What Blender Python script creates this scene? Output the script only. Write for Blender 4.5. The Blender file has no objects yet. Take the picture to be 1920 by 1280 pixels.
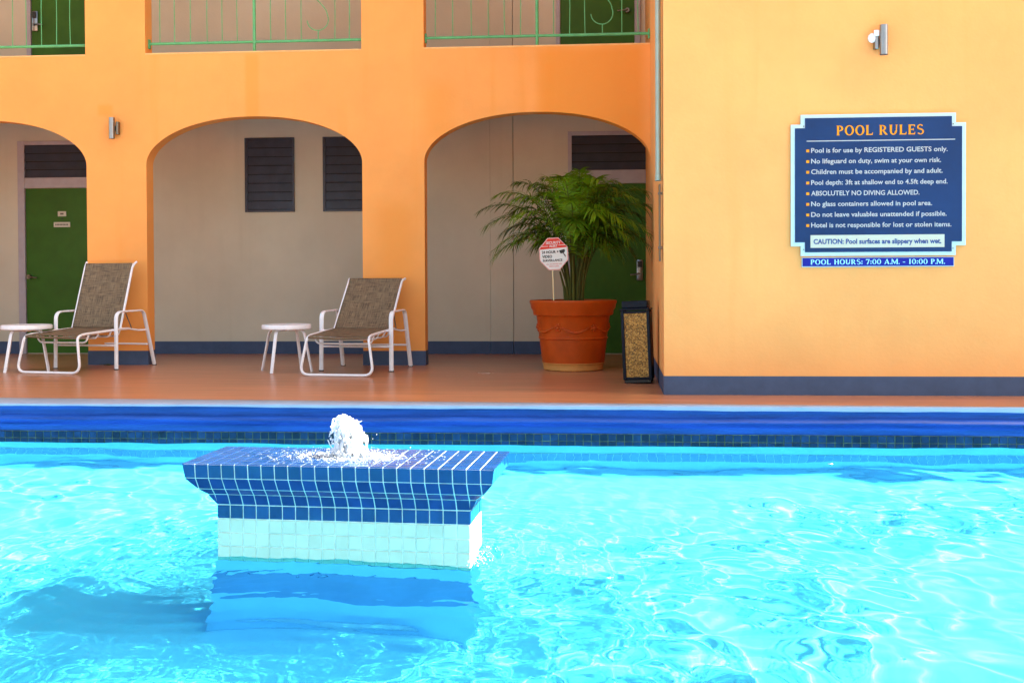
import bpy, bmesh, math, random
import numpy as np
from mathutils import Vector, Matrix

SC = bpy.context.scene
COL = SC.collection
R = math.radians
PI = math.pi
rnd = random.Random(7)

# ------------------------------------------------------------------ camera
cd = bpy.data.cameras.new('camera')
cam = bpy.data.objects.new('camera', cd)
COL.objects.link(cam)
cd.lens = 37.5
cd.sensor_width = 36
cd.shift_y = -84 / 1920
cd.clip_end = 2000
cd.clip_start = 0.05
Mc = Matrix.Rotation(R(4.25), 4, 'Z') @ Matrix.Rotation(R(90 - 0.89), 4, 'X') @ Matrix.Rotation(R(-0.26), 4, 'Z')
cam.matrix_world = Matrix.Translation((0, 0, 1.0)) @ Mc
SC.camera = cam

# ------------------------------------------------------------------ light
SUN = Vector((0.80, 0.045, 1.0)).normalized()
world = bpy.data.worlds.new('World')
SC.world = world
world.use_nodes = True
wn = world.node_tree
wn.nodes.clear()
wo = wn.nodes.new('ShaderNodeOutputWorld')
wb = wn.nodes.new('ShaderNodeBackground')
sky = wn.nodes.new('ShaderNodeTexSky')
sky.sky_type = 'NISHITA'
sky.sun_disc = False
sky.sun_elevation = math.asin(SUN.z)
sky.sun_rotation = math.atan2(SUN.x, SUN.y)
sky.altitude = 0
sky.air_density = 1.0
sky.dust_density = 3.0
sky.ozone_density = 0.6
wb.inputs['Strength'].default_value = 0.085
wn.links.new(sky.outputs[0], wb.inputs[0])
wn.links.new(wb.outputs[0], wo.inputs[0])

sl = bpy.data.lights.new('sun', 'SUN')
sl.energy = 5.0
sl.angle = R(0.5)
sl.color = (1.0, 0.96, 0.9)
sun = bpy.data.objects.new('sun', sl)
COL.objects.link(sun)
sun.rotation_euler = (-SUN).to_track_quat('-Z', 'Y').to_euler()
sun.location = (8, 2, 14)
try:
    sl.cycles.is_caustics_light = True
except Exception:
    pass

SC.view_settings.view_transform = 'Standard'
SC.view_settings.look = 'None'
SC.view_settings.exposure = 2.68
SC.view_settings.gamma = 1
SC.view_settings.use_curve_mapping = False
try:
    SC.view_settings.use_white_balance = True
    SC.view_settings.white_balance_temperature = 8200
    SC.view_settings.white_balance_tint = 6
except Exception:
    pass
cy = SC.cycles
cy.use_denoising = True
try:
    cy.denoiser = 'OPENIMAGEDENOISE'
except Exception:
    pass
cy.max_bounces = 10
cy.diffuse_bounces = 5
cy.glossy_bounces = 4
cy.transmission_bounces = 8
cy.transparent_max_bounces = 12
cy.caustics_refractive = True
cy.caustics_reflective = False
cy.sample_clamp_indirect = 6
cy.sample_clamp_direct = 0

# ------------------------------------------------------------------ materials
def mat(name, col, rough=0.6, spec=0.32, metal=0.0, noise=None, bump=None, rand=0.0, coat=0.0, **kw):
    """procedural paint: base colour mottled by noise=(scale, amount[, stretch]), relief bump=(scale, strength)"""
    m = bpy.data.materials.new(name)
    m.use_nodes = True
    nt = m.node_tree
    b = nt.nodes['Principled BSDF']
    b.inputs['Base Color'].default_value = (*col, 1)
    b.inputs['Roughness'].default_value = rough
    b.inputs['Specular IOR Level'].default_value = spec
    b.inputs['Metallic'].default_value = metal
    if coat:
        b.inputs['Coat Weight'].default_value = coat
        b.inputs['Coat Roughness'].default_value = 0.08
    for k, v in kw.items():
        b.inputs[k.replace('_', ' ')].default_value = v
    geo = nt.nodes.new('ShaderNodeNewGeometry')
    src = None
    if noise or rand:
        mix = nt.nodes.new('ShaderNodeHueSaturation')
        mix.inputs['Color'].default_value = (*col, 1)
        val = None
        if noise:
            mp = nt.nodes.new('ShaderNodeMapping')
            nt.links.new(geo.outputs['Position'], mp.inputs[0])
            if len(noise) > 2:
                mp.inputs['Scale'].default_value = noise[2]
            n = nt.nodes.new('ShaderNodeTexNoise')
            n.inputs['Scale'].default_value = noise[0]
            n.inputs['Detail'].default_value = 5
            n.inputs['Roughness'].default_value = 0.6
            nt.links.new(mp.outputs[0], n.inputs['Vector'])
            mr = nt.nodes.new('ShaderNodeMapRange')
            mr.inputs['From Min'].default_value = 0.3
            mr.inputs['From Max'].default_value = 0.7
            mr.inputs['To Min'].default_value = 1 - noise[1]
            mr.inputs['To Max'].default_value = 1 + noise[1]
            nt.links.new(n.outputs['Fac'], mr.inputs['Value'])
            val = mr.outputs[0]
        if rand:
            oi = nt.nodes.new('ShaderNodeObjectInfo')
            m2 = nt.nodes.new('ShaderNodeMapRange')
            m2.inputs['To Min'].default_value = 1 - rand
            m2.inputs['To Max'].default_value = 1 + rand
            nt.links.new(oi.outputs['Random'], m2.inputs['Value'])
            if val is not None:
                mu = nt.nodes.new('ShaderNodeMath')
                mu.operation = 'MULTIPLY'
                nt.links.new(val, mu.inputs[0])
                nt.links.new(m2.outputs[0], mu.inputs[1])
                val = mu.outputs[0]
            else:
                val = m2.outputs[0]
        nt.links.new(val, mix.inputs['Value'])
        nt.links.new(mix.outputs[0], b.inputs['Base Color'])
        src = mix
    if bump:
        n = nt.nodes.new('ShaderNodeTexNoise')
        n.inputs['Scale'].default_value = bump[0]
        n.inputs['Detail'].default_value = 6
        nt.links.new(geo.outputs['Position'], n.inputs['Vector'])
        bp = nt.nodes.new('ShaderNodeBump')
        bp.inputs['Strength'].default_value = bump[1]
        bp.inputs['Distance'].default_value = bump[2] if len(bump) > 2 else 0.01
        nt.links.new(n.outputs['Fac'], bp.inputs['Height'])
        nt.links.new(bp.outputs[0], b.inputs['Normal'])
    m['src'] = src.name if src else ''
    return m


def wall_paint(name, col, stain, patches=()):
    """painted render: broad blotches, faint vertical rain streaks, trowel relief"""
    m = mat(name, col, rough=0.75, spec=0.25, noise=(1.1, 0.07), bump=(38, 0.35, 0.004))
    nt = m.node_tree
    b = nt.nodes['Principled BSDF']
    src = nt.nodes[m['src']]
    geo = nt.nodes.new('ShaderNodeNewGeometry')
    mp = nt.nodes.new('ShaderNodeMapping')
    mp.inputs['Scale'].default_value = (5.5, 5.5, 0.35)
    n = nt.nodes.new('ShaderNodeTexNoise')
    n.inputs['Scale'].default_value = 1.0
    n.inputs['Detail'].default_value = 4
    rp = nt.nodes.new('ShaderNodeMapRange')
    rp.inputs['From Min'].default_value = 0.56
    rp.inputs['From Max'].default_value = 0.78
    rp.inputs['To Max'].default_value = 0.55
    mx = nt.nodes.new('ShaderNodeMix')
    mx.data_type = 'RGBA'
    mx.inputs['B'].default_value = (*stain, 1)
    nt.links.new(geo.outputs['Position'], mp.inputs[0])
    nt.links.new(mp.outputs[0], n.inputs['Vector'])
    nt.links.new(n.outputs['Fac'], rp.inputs['Value'])
    nt.links.new(rp.outputs[0], mx.inputs['Factor'])
    nt.links.new(src.outputs[0], mx.inputs['A'])
    out = mx.outputs['Result']
    # touched-up areas: soft-edged rectangles (x0, x1, z0, z1, amount) of a deeper coat
    sp = nt.nodes.new('ShaderNodeSeparateXYZ')
    nt.links.new(geo.outputs['Position'], sp.inputs[0])
    nz = nt.nodes.new('ShaderNodeTexNoise')
    nz.inputs['Scale'].default_value = 5
    nt.links.new(geo.outputs['Position'], nz.inputs['Vector'])
    for (x0, x1, z0, z1, am, sf) in patches:
        fac = None
        for ch, lo, hi in (('X', x0, x1), ('Z', z0, z1)):
            for (e0, e1) in ((lo-sf, lo+sf), (hi+sf, hi-sf)):
                mr = nt.nodes.new('ShaderNodeMapRange')
                mr.interpolation_type = 'SMOOTHSTEP'
                mr.inputs['From Min'].default_value = e0
                mr.inputs['From Max'].default_value = e1
                nt.links.new(sp.outputs[ch], mr.inputs['Value'])
                if fac is None: fac = mr.outputs[0]
                else:
                    mu = nt.nodes.new('ShaderNodeMath'); mu.operation = 'MULTIPLY'
                    nt.links.new(fac, mu.inputs[0]); nt.links.new(mr.outputs[0], mu.inputs[1])
                    fac = mu.outputs[0]
        mu = nt.nodes.new('ShaderNodeMath'); mu.operation = 'MULTIPLY'
        mu.inputs[1].default_value = am
        nt.links.new(fac, mu.inputs[0])
        m2 = nt.nodes.new('ShaderNodeMix'); m2.data_type = 'RGBA'
        m2.inputs['B'].default_value = (stain[0]*.97, stain[1]*.86, stain[2]*.45, 1)
        nt.links.new(mu.outputs[0], m2.inputs['Factor'])
        nt.links.new(out, m2.inputs['A'])
        out = m2.outputs['Result']
    nt.links.new(out, b.inputs['Base Color'])
    return m


M = {}
M['orange'] = wall_paint('orange_render', (0.86, 0.335, 0.092), (0.82, 0.295, 0.060),
    [(-4.09, -3.93, 2.9, 3.69, .38, .03), (-.62, .60, 2.5, 3.69, .60, .08), (-5.9, -5.72, 2.99, 3.12, .4, .03), (-2.5, -2.1, 1.0, 1.9, .35, .15), (-1.95, -1.6, 2.6, 3.3, .3, .15)])
M['orange_lit'] = wall_paint('orange_render_wing_lit', (0.86, 0.365, 0.125), (0.84, 0.33, 0.10))  # same orange paint made paler, the wing's brighter light put into the colour
M['cream'] = wall_paint('cream_render', (0.55, 0.485, 0.38), (0.50, 0.435, 0.33))
M['ceiling'] = mat('ceiling_paint', (0.35, 0.31, 0.25), 0.8, noise=(3, 0.05))
M['slate'] = mat('slate_blue_paint', (0.045, 0.072, 0.140), 0.6, noise=(9, 0.12), bump=(60, 0.2, 0.003))
M['ledge'] = mat('ledge_render', (0.80, 0.42, 0.16), 0.7, noise=(6, 0.1))
M['deck'] = mat('painted_deck', (0.42, 0.160, 0.078), 0.30, spec=0.6, noise=(1.6, 0.24, (0.5, 5.0, 1)), bump=(9, 0.35, 0.008))
M['ground'] = mat('ground_paving', (0.36, 0.22, 0.15), 0.8, noise=(3, 0.15))
M['door'] = mat('green_door_paint', (0.034, 0.110, 0.010), 0.5, spec=0.2, noise=(2.5, 0.18))
M['frame'] = mat('door_frame_paint', (0.38, 0.33, 0.36), 0.5, noise=(8, 0.08))
M['louvre'] = mat('louvre_slate', (0.045, 0.050, 0.072), 0.4, noise=(6, 0.15))
M['dark'] = mat('dark_void', (0.02, 0.02, 0.022), 0.8)
M['rail'] = mat('green_rail_paint', (0.09, 0.37, 0.15), 0.4, noise=(12, 0.15))
M['chrome'] = mat('brushed_steel', (0.27, 0.28, 0.30), 0.30, metal=1.0, noise=(30, 0.06))
M['brass'] = mat('dark_bronze', (0.20, 0.17, 0.14), 0.35, metal=0.9)
M['white'] = mat('white_powder_coat', (0.80, 0.77, 0.80), 0.35, noise=(15, 0.05), coat=0.2)
M['plaque'] = mat('plaque', (0.55, 0.5, 0.42), 0.5)
M['plaque_print'] = mat('plaque_print', (0.12, 0.1, 0.08), 0.5)
M['grout'] = mat('tile_grout', (0.62, 0.67, 0.60), 0.8, noise=(22, 0.22), bump=(90, 0.4, 0.003))
M['grout_dark'] = mat('old_grout', (0.12, 0.13, 0.07), 0.9, noise=(25, 0.6), bump=(60, 0.5, 0.004))
M['tile_blue'] = mat('cobalt_tile', (0.0003, 0.040, 0.160), 0.12, spec=0.3, noise=(12, 0.15), rand=0.15, bump=(18, 0.12, 0.004))
M['tile_white'] = mat('white_tile', (0.53, 0.54, 0.42), 0.2, noise=(10, 0.06), rand=0.05, bump=(18, 0.08, 0.003), coat=0.3)
M['tile_old'] = mat('waterline_tile', (0.001, 0.020, 0.070), 0.35, spec=0.18, noise=(9, 0.55), rand=0.4, bump=(30, 0.4, 0.004))
M['tile_sub'] = mat('submerged_tile', (0.02, 0.30, 0.58), 0.4, noise=(5, 0.1), rand=0.1)
M['gutter'] = mat('blue_gutter_paint', (0.001, 0.042, 0.24), 0.40, spec=0.25, noise=(3.0, 0.38, (0.4, 3, 7)), bump=(16, 0.25, 0.006))
M['coping'] = mat('pale_coping', (0.24, 0.32, 0.46), 0.4, noise=(5, 0.08), bump=(30, 0.3, 0.003))
M['plaster'] = mat('pool_plaster', (0.15, 0.62, 0.88), 0.8, noise=(2.2, 0.07))
M['terracotta'] = mat('terracotta', (0.45, 0.062, 0.007), 0.42, spec=0.25, noise=(4, 0.2), bump=(45, 0.2, 0.003))
M['terra_pale'] = mat('terracotta_pale', (0.62, 0.27, 0.075), 0.5, noise=(7, 0.15))
M['soil'] = mat('potting_soil', (0.035, 0.022, 0.014), 0.95, noise=(30, 0.5), bump=(60, 1.0, 0.02))
M['frond'] = mat('palm_leaflet', (0.095, 0.170, 0.006), 0.5, spec=0.18, noise=(4, 0.4), rand=0.45, Transmission_Weight=0.0, Subsurface_Weight=0.0)
M['stem'] = mat('palm_cane', (0.075, 0.075, 0.014), 0.6, spec=0.15, noise=(9, 0.3, (1, 1, 0.2)), rand=0.3)
M['bin'] = mat('navy_bin_metal', (0.002, 0.004, 0.014), 0.45, spec=0.2, noise=(6, 0.1))
M['sign_blue'] = mat('sign_navy', (0.003, 0.032, 0.115), 0.6, spec=0.2, noise=(2.0, 0.18))
M['sign_blue2'] = mat('sign_royal', (0.001, 0.012, 0.26), 0.6, spec=0.2)
M['sign_rim'] = mat('sign_rim', (0.44, 0.62, 0.68), 0.4, noise=(10, 0.06))
M['sign_cream'] = mat('sign_cream', (0.50, 0.52, 0.45), 0.4)
M['print_orange'] = mat('print_orange', (0.80, 0.27, 0.004), 0.5)
M['print_pale'] = mat('print_pale', (0.43, 0.44, 0.47), 0.5)
M['print_navy'] = mat('print_navy', (0.02, 0.06, 0.22), 0.5)
M['print_cyan'] = mat('print_cyan', (0.28, 0.75, 0.95), 0.5)
M['alert_red'] = mat('alert_red', (0.70, 0.035, 0.02), 0.4)
M['alert_pink'] = mat('alert_pink', (0.80, 0.38, 0.36), 0.4)
M['alert_white'] = mat('alert_white', (0.72, 0.68, 0.64), 0.4)
M['black'] = mat('print_black', (0.03, 0.028, 0.028), 0.5)
M['stake'] = mat('stake_wood', (0.70, 0.52, 0.28), 0.5)
M['leaf_dry'] = mat('fallen_leaf', (0.45, 0.36, 0.03), 0.6, noise=(40, 0.3))
M['leaf_orange'] = mat('orange_leaf', (0.75, 0.30, 0.06), 0.6, noise=(40, 0.3))
M['leaf_dark'] = mat('dark_leaf', (0.03, 0.06, 0.02), 0.6)
M['litter'] = mat('pale_litter', (0.55, 0.42, 0.36), 0.7)
M['pipe'] = mat('pipe_paint', (0.33, 0.42, 0.37), 0.45, noise=(8, 0.08))

# woven sling fabric
def sling_mat():
    m = bpy.data.materials.new('woven_sling')
    m.use_nodes = True
    nt = m.node_tree
    b = nt.nodes['Principled BSDF']
    b.inputs['Roughness'].default_value = 0.7
    tc = nt.nodes.new('ShaderNodeUVMap')
    cols = []
    for sc_ in ((22, 520, 1), (520, 22, 1)):
        mp = nt.nodes.new('ShaderNodeMapping')
        mp.inputs['Scale'].default_value = sc_
        n = nt.nodes.new('ShaderNodeTexNoise')
        n.inputs['Scale'].default_value = 0.33
        n.inputs['Detail'].default_value = 3
        nt.links.new(tc.outputs[0], mp.inputs[0])
        nt.links.new(mp.outputs[0], n.inputs['Vector'])
        cols.append(n.outputs['Fac'])
    ad = nt.nodes.new('ShaderNodeMath')
    ad.operation = 'ADD'
    nt.links.new(cols[0], ad.inputs[0])
    nt.links.new(cols[1], ad.inputs[1])
    hf = nt.nodes.new('ShaderNodeMath')
    hf.operation = 'MULTIPLY'
    hf.inputs[1].default_value = 0.5
    nt.links.new(ad.outputs[0], hf.inputs[0])
    rp = nt.nodes.new('ShaderNodeValToRGB')
    rp.color_ramp.elements[0].position = 0.40
    rp.color_ramp.elements[0].color = (0.055, 0.032, 0.017, 1)
    rp.color_ramp.elements[1].position = 0.62
    rp.color_ramp.elements[1].color = (0.27, 0.175, 0.095, 1)
    nt.links.new(hf.outputs[0], rp.inputs[0])
    nt.links.new(rp.outputs[0], b.inputs['Base Color'])
    bp = nt.nodes.new('ShaderNodeBump')
    bp.inputs['Strength'].default_value = 0.5
    bp.inputs['Distance'].default_value = 0.002
    nt.links.new(ad.outputs[0], bp.inputs['Height'])
    nt.links.new(bp.outputs[0], b.inputs['Normal'])
    return m
M['sling'] = sling_mat()

# exposed aggregate
def pebble_mat():
    m = bpy.data.materials.new('pebble_aggregate')
    m.use_nodes = True
    nt = m.node_tree
    b = nt.nodes['Principled BSDF']
    b.inputs['Roughness'].default_value = 0.5
    g = nt.nodes.new('ShaderNodeNewGeometry')
    v = nt.nodes.new('ShaderNodeTexVoronoi')
    v.inputs['Scale'].default_value = 95
    nt.links.new(g.outputs['Position'], v.inputs['Vector'])
    rp = nt.nodes.new('ShaderNodeValToRGB')
    rp.color_ramp.elements[0].color = (0.10, 0.05, 0.012, 1)
    rp.color_ramp.elements[1].color = (0.66, 0.37, 0.09, 1)
    e = rp.color_ramp.elements.new(0.5)
    e.color = (0.40, 0.19, 0.03, 1)
    sp = nt.nodes.new('ShaderNodeSeparateColor')
    nt.links.new(v.outputs['Color'], sp.inputs[0])
    nt.links.new(sp.outputs[0], rp.inputs[0])
    nt.links.new(rp.outputs[0], b.inputs['Base Color'])
    bp = nt.nodes.new('ShaderNodeBump')
    bp.inputs['Strength'].default_value = 0.9
    bp.inputs['Distance'].default_value = 0.006
    bp.invert = True
    nt.links.new(v.outputs['Distance'], bp.inputs['Height'])
    nt.links.new(bp.outputs[0], b.inputs['Normal'])
    return m
M['pebble'] = pebble_mat()

# pool water: refraction plus a damped mirror reflection (polarised view)
def water_mat():
    m = bpy.data.materials.new('pool_water')
    m.use_nodes = True
    nt = m.node_tree
    nt.nodes.clear()
    o = nt.nodes.new('ShaderNodeOutputMaterial')
    rf = nt.nodes.new('ShaderNodeBsdfRefraction')
    rf.inputs['IOR'].default_value = 1.33
    rf.inputs['Roughness'].default_value = 0.0
    rf.inputs['Color'].default_value = (0.36, 0.92, 1.0, 1)
    gl = nt.nodes.new('ShaderNodeBsdfGlossy')
    gl.inputs['Roughness'].default_value = 0.03
    fr = nt.nodes.new('ShaderNodeFresnel')
    fr.inputs['IOR'].default_value = 1.33
    mu = nt.nodes.new('ShaderNodeMath')
    mu.operation = 'MULTIPLY'
    mu.inputs[1].default_value = 0.05
    mx = nt.nodes.new('ShaderNodeMixShader')
    nt.links.new(fr.outputs[0], mu.inputs[0])
    nt.links.new(mu.outputs[0], mx.inputs[0])
    nt.links.new(rf.outputs[0], mx.inputs[1])
    nt.links.new(gl.outputs[0], mx.inputs[2])
    nt.links.new(mx.outputs[0], o.inputs['Surface'])
    return m
M['water'] = water_mat()
M['foam'] = mat('white_water', (0.80, 0.86, 0.93), 0.12, spec=0.8, Transmission_Weight=0.3, IOR=1.33)
def film_mat():
    m = bpy.data.materials.new('water_film')
    m.use_nodes = True
    nt = m.node_tree
    nt.nodes.clear()
    o = nt.nodes.new('ShaderNodeOutputMaterial')
    tr = nt.nodes.new('ShaderNodeBsdfTransparent')
    tr.inputs['Color'].default_value = (0.95, 0.99, 1.0, 1)
    gl = nt.nodes.new('ShaderNodeBsdfGlossy')
    gl.inputs['Roughness'].default_value = 0.12
    fr = nt.nodes.new('ShaderNodeFresnel')
    fr.inputs['IOR'].default_value = 1.33
    mu = nt.nodes.new('ShaderNodeMath')
    mu.operation = 'MULTIPLY'
    mu.inputs[1].default_value = 0.14
    mx = nt.nodes.new('ShaderNodeMixShader')
    nt.links.new(fr.outputs[0], mu.inputs[0])
    nt.links.new(mu.outputs[0], mx.inputs[0])
    nt.links.new(tr.outputs[0], mx.inputs[1])
    nt.links.new(gl.outputs[0], mx.inputs[2])
    nt.links.new(mx.outputs[0], o.inputs['Surface'])
    return m
M['film'] = film_mat()

# ------------------------------------------------------------------ mesh helpers
class MB:
    """collects faces, builds ONE mesh object"""
    def __init__(s):
        s.v = []; s.f = []; s.uv = {}; s.smooth = []
    def add(s, vs, fs, smooth=False, uvs=None):
        o = len(s.v)
        s.v += [tuple(p) for p in vs]
        for i, f in enumerate(fs):
            if uvs: s.uv[len(s.f)] = uvs[i]
            s.f.append([o + k for k in f])
            s.smooth.append(smooth)
    def box(s, x0, x1, y0, y1, z0, z1, mtx=None):
        vs = [Vector(p) for p in ((x0,y0,z0),(x1,y0,z0),(x1,y1,z0),(x0,y1,z0),(x0,y0,z1),(x1,y0,z1),(x1,y1,z1),(x0,y1,z1))]
        if mtx: vs = [mtx @ p for p in vs]
        s.add(vs, [(0,3,2,1),(4,5,6,7),(0,1,5,4),(1,2,6,5),(2,3,7,6),(3,0,4,7)])
    def bbox(s, x0, x1, y0, y1, z0, z1, b=0.003, mtx=None):
        """bevelled box"""
        bm = bmesh.new()
        bmesh.ops.create_cube(bm, size=1)
        for v in bm.verts:
            v.co = Vector(((x0+x1)/2 + v.co.x*(x1-x0), (y0+y1)/2 + v.co.y*(y1-y0), (z0+z1)/2 + v.co.z*(z1-z0)))
        bmesh.ops.bevel(bm, geom=bm.edges[:], offset=b, segments=2, affect='EDGES', profile=0.5)
        s.bm(bm, mtx)
    def bm(s, bm, mtx=None, smooth=False):
        bm.verts.ensure_lookup_table()
        bm.verts.index_update()
        s.add([(mtx @ v.co) if mtx else v.co for v in bm.verts], [[v.index for v in f.verts] for f in bm.faces], smooth)
        bm.free()
    def tube(s, pts, r, n=8, flat=None, up=None, caps=True):
        """tube along pts; r number or list; flat=(a,b) gives an oval/flat section"""
        pts = [Vector(p) for p in pts]
        rings = []
        ref = Vector(up) if up else Vector((0, 0, 1))
        prev = None
        for i, p in enumerate(pts):
            d = (pts[min(i+1, len(pts)-1)] - pts[max(i-1, 0)]).normalized()
            if prev is None:
                a = ref if abs(d.dot(ref)) < 0.95 else Vector((1, 0, 0))
                u = (a - d * a.dot(d)).normalized()
            else:
                u = (prev - d * prev.dot(d)).normalized()
            prev = u
            w = d.cross(u)
            rr = r[i] if isinstance(r, (list, tuple)) else r
            fa, fb = flat if flat else (1, 1)
            rings.append([p + u * (math.cos(2*PI*k/n) * rr * fa) + w * (math.sin(2*PI*k/n) * rr * fb) for k in range(n)])
        vs = [q for ring in rings for q in ring]
        fs = []
        for i in range(len(rings)-1):
            for k in range(n):
                a = i*n+k; b = i*n+(k+1) % n
                fs.append((a, b, b+n, a+n))
        if caps:
            fs.append(tuple(range(n-1, -1, -1)))
            fs.append(tuple((len(rings)-1)*n + k for k in range(n)))
        s.add(vs, fs, True)
    def lathe(s, prof, c=(0,0,0), n=48, closed=False):
        vs = []
        for (r, z) in prof:
            for k in range(n):
                a = 2*PI*k/n
                vs.append((c[0]+r*math.cos(a), c[1]+r*math.sin(a), c[2]+z))
        fs = []
        for i in range(len(prof)-1):
            for k in range(n):
                a = i*n+k; b = i*n+(k+1) % n
                fs.append((a, b, b+n, a+n))
        s.add(vs, fs, True)
    def ico(s, c, r, sub=1, sc=(1,1,1)):
        bm = bmesh.new()
        bmesh.ops.create_icosphere(bm, subdivisions=sub, radius=r)
        for v in bm.verts: v.co = Vector((v.co.x*sc[0]+c[0], v.co.y*sc[1]+c[1], v.co.z*sc[2]+c[2]))
        s.bm(bm, smooth=True)
    def mesh(s, name, m):
        me = bpy.data.meshes.new(name)
        me.from_pydata(s.v, [], s.f)
        me.polygons.foreach_set('use_smooth', s.smooth)
        if s.uv:
            ul = me.uv_layers.new(name='UVMap')
            for pi, uvs in s.uv.items():
                for li, uv in zip(me.polygons[pi].loop_indices, uvs):
                    ul.data[li].uv = uv
        me.materials.append(m)
        me.update()
        return me
    def build(s, name, m, parent=None, sharp=35):
        me = s.mesh(name, m)
        if any(s.smooth):
            try: me.set_sharp_from_angle(angle=R(sharp))
            except Exception: pass
        return link(name, me, parent)


def link(name, me, parent=None):
    o = bpy.data.objects.new(name, me)
    COL.objects.link(o)
    if parent: o.parent = parent
    return o

def tag(o, label=None, cat=None, group=None, kind=None):
    if label: o['label'] = label
    if cat: o['category'] = cat
    if group: o['group'] = group
    if kind: o['kind'] = kind
    return o

def thing(name, label, cat, loc=(0,0,0), rz=0, group=None):
    o = bpy.data.objects.new(name, None)
    o.empty_display_size = 0.1
    COL.objects.link(o)
    o.location = loc
    o.rotation_euler = (0, 0, rz)
    return tag(o, label, cat, group)

def rounded(pts, rad, seg=5):
    """polyline with its corners rounded"""
    pts = [Vector(p) for p in pts]
    out = [pts[0]]
    for i in range(1, len(pts)-1):
        a, b, c = pts[i-1], pts[i], pts[i+1]
        r = rad[i] if isinstance(rad, (list, tuple)) else rad
        da = (a-b); dc = (c-b)
        r = min(r, da.length*0.48, dc.length*0.48)
        p0 = b + da.normalized()*r; p1 = b + dc.normalized()*r
        for k in range(seg+1):
            t = k/seg
            out.append(p0*(1-t)**2 + b*2*t*(1-t) + p1*t*t)
    out.append(pts[-1])
    return out

# ================================================================== SETTING
WATER_Z = -0.31
FLOOR_Z = -1.31
YW = 8.45            # far pool wall (waterline tile face)
YN = 2.2             # near pool wall
PX0, PX1 = -9.0, 8.0

def deck_edge(x):    # where the painted deck stops and the pale coping begins
    t = (x + 5.1) / 8.4
    return 8.84 + (8.47 - 8.84) * max(-0.3, min(1.0, t))

# ground sheet with the pool left open
mb = MB()
G = 300
z = -0.02
for (x0, x1, y0, y1) in ((-G, PX0, -G, G), (PX1, G, -G, G), (PX0, PX1, -G, YN), (PX0, PX1, YW+0.6, G)):
    mb.add([(x0,y0,z),(x1,y0,z),(x1,y1,z),(x0,y1,z)], [(0,1,2,3)])
tag(mb.build('ground', M['ground']), kind='structure')

# far deck
mb = MB()
xs = np.linspace(-14, 22, 73)
for a, b in zip(xs[:-1], xs[1:]):
    mb.add([(a, deck_edge(a), 0), (b, deck_edge(b), 0), (b, 15.2, 0), (a, 15.2, 0)], [(0,1,2,3)])
mb.add([(PX1, -1, 0), (14, -1, 0), (14, 8.47, 0), (PX1, 8.47, 0)], [(0,1,2,3)])
mb.add([(-14, -1, 0), (PX0, -1, 0), (PX0, 9.0, 0), (-14, 9.0, 0)], [(0,1,2,3)])
mb.add([(PX0, -4, 0), (PX1, -4, 0), (PX1, YN, 0), (PX0, YN, 0)], [(0,1,2,3)])
tag(mb.build('pool_deck', M['deck']), kind='structure')

# coping strip and rolled gutter lip
def lip_h(x):
    t = max(0, min(1, (x + 5.1) / 8.4))
    return 0.010 + 0.026 * t
xs = np.linspace(PX0, PX1, 171)
mb = MB(); gb = MB()
wob = lambda x, s: 0.0035*math.sin(x*2.1+s) + 0.0025*math.sin(x*5.3+s*2.7) + 0.0015*math.sin(x*13.7+s*1.3)
cop_rows, gut_rows = [], []
for x in xs:
    h = lip_h(x)
    cop_rows.append([(x, deck_edge(x), 0.0005), (x, deck_edge(x)-0.004, 0.006), (x, YW-0.012, 0.006+wob(x,1)*.3), (x, YW-0.020, 0.0), (x, YW-0.021, -h+wob(x,2)*.6)])
    w = wob(x, 3)*0.8
    gut_rows.append([(x, YW-0.016, -h+wob(x,2)*.6), (x, YW-0.010, -h-0.03), (x, YW-0.012, -0.082+w), (x, YW-0.045, -0.092+w), (x, YW-0.070, -0.104+w),
                     (x, YW-0.078, -0.118+w), (x, YW-0.066, -0.134+w), (x, YW-0.030, -0.150+w), (x, YW-0.006, -0.172+w), (x, YW+0.003, -0.195), (x, YW+0.004, -0.222+w*.7), (x, YW+0.012, -0.226), (x, YW+0.012, -0.33)])
for rows, m in ((cop_rows, mb), (gut_rows, gb)):
    n = len(rows[0])
    vs = [p for r_ in rows for p in r_]
    fs = []
    for i in range(len(rows)-1):
        for k in range(n-1):
            a = i*n+k
            fs.append((a, a+1, a+n+1, a+n))
    m.add(vs, fs, True)
tag(mb.build('coping', M['coping'], sharp=60), kind='structure')
tag(gb.build('pool_gutter', M['gutter'], sharp=60), kind='structure')

# pool shell: walls and floor
mb = MB()
f0, f1 = FLOOR_Z, WATER_Z + 0.12
y1 = YW + 0.008
mb.add([(PX0,y1,f0),(PX1,y1,f0),(PX1,y1,f1),(PX0,y1,f1)], [(0,1,2,3)])
mb.add([(PX0,YN,f0),(PX1,YN,f0),(PX1,YN,0),(PX0,YN,0)], [(3,2,1,0)])
mb.add([(PX0,YN,f0),(PX0,y1,f0),(PX0,y1,0),(PX0,YN,0)], [(0,1,2,3)])
mb.add([(PX1,YN,f0),(PX1,y1,f0),(PX1,y1,0),(PX1,YN,0)], [(3,2,1,0)])
pool_wall = mb.build('pool_wall', M['plaster'])
tag(pool_wall, kind='structure')
mb = MB()
mb.add([(PX0,YN,f0),(PX1,YN,f0),(PX1,y1,f0),(PX0,y1,f0)], [(0,1,2,3)])
pool_floor = mb.build('pool_floor', M['plaster'])
tag(pool_floor, kind='structure')

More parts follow.
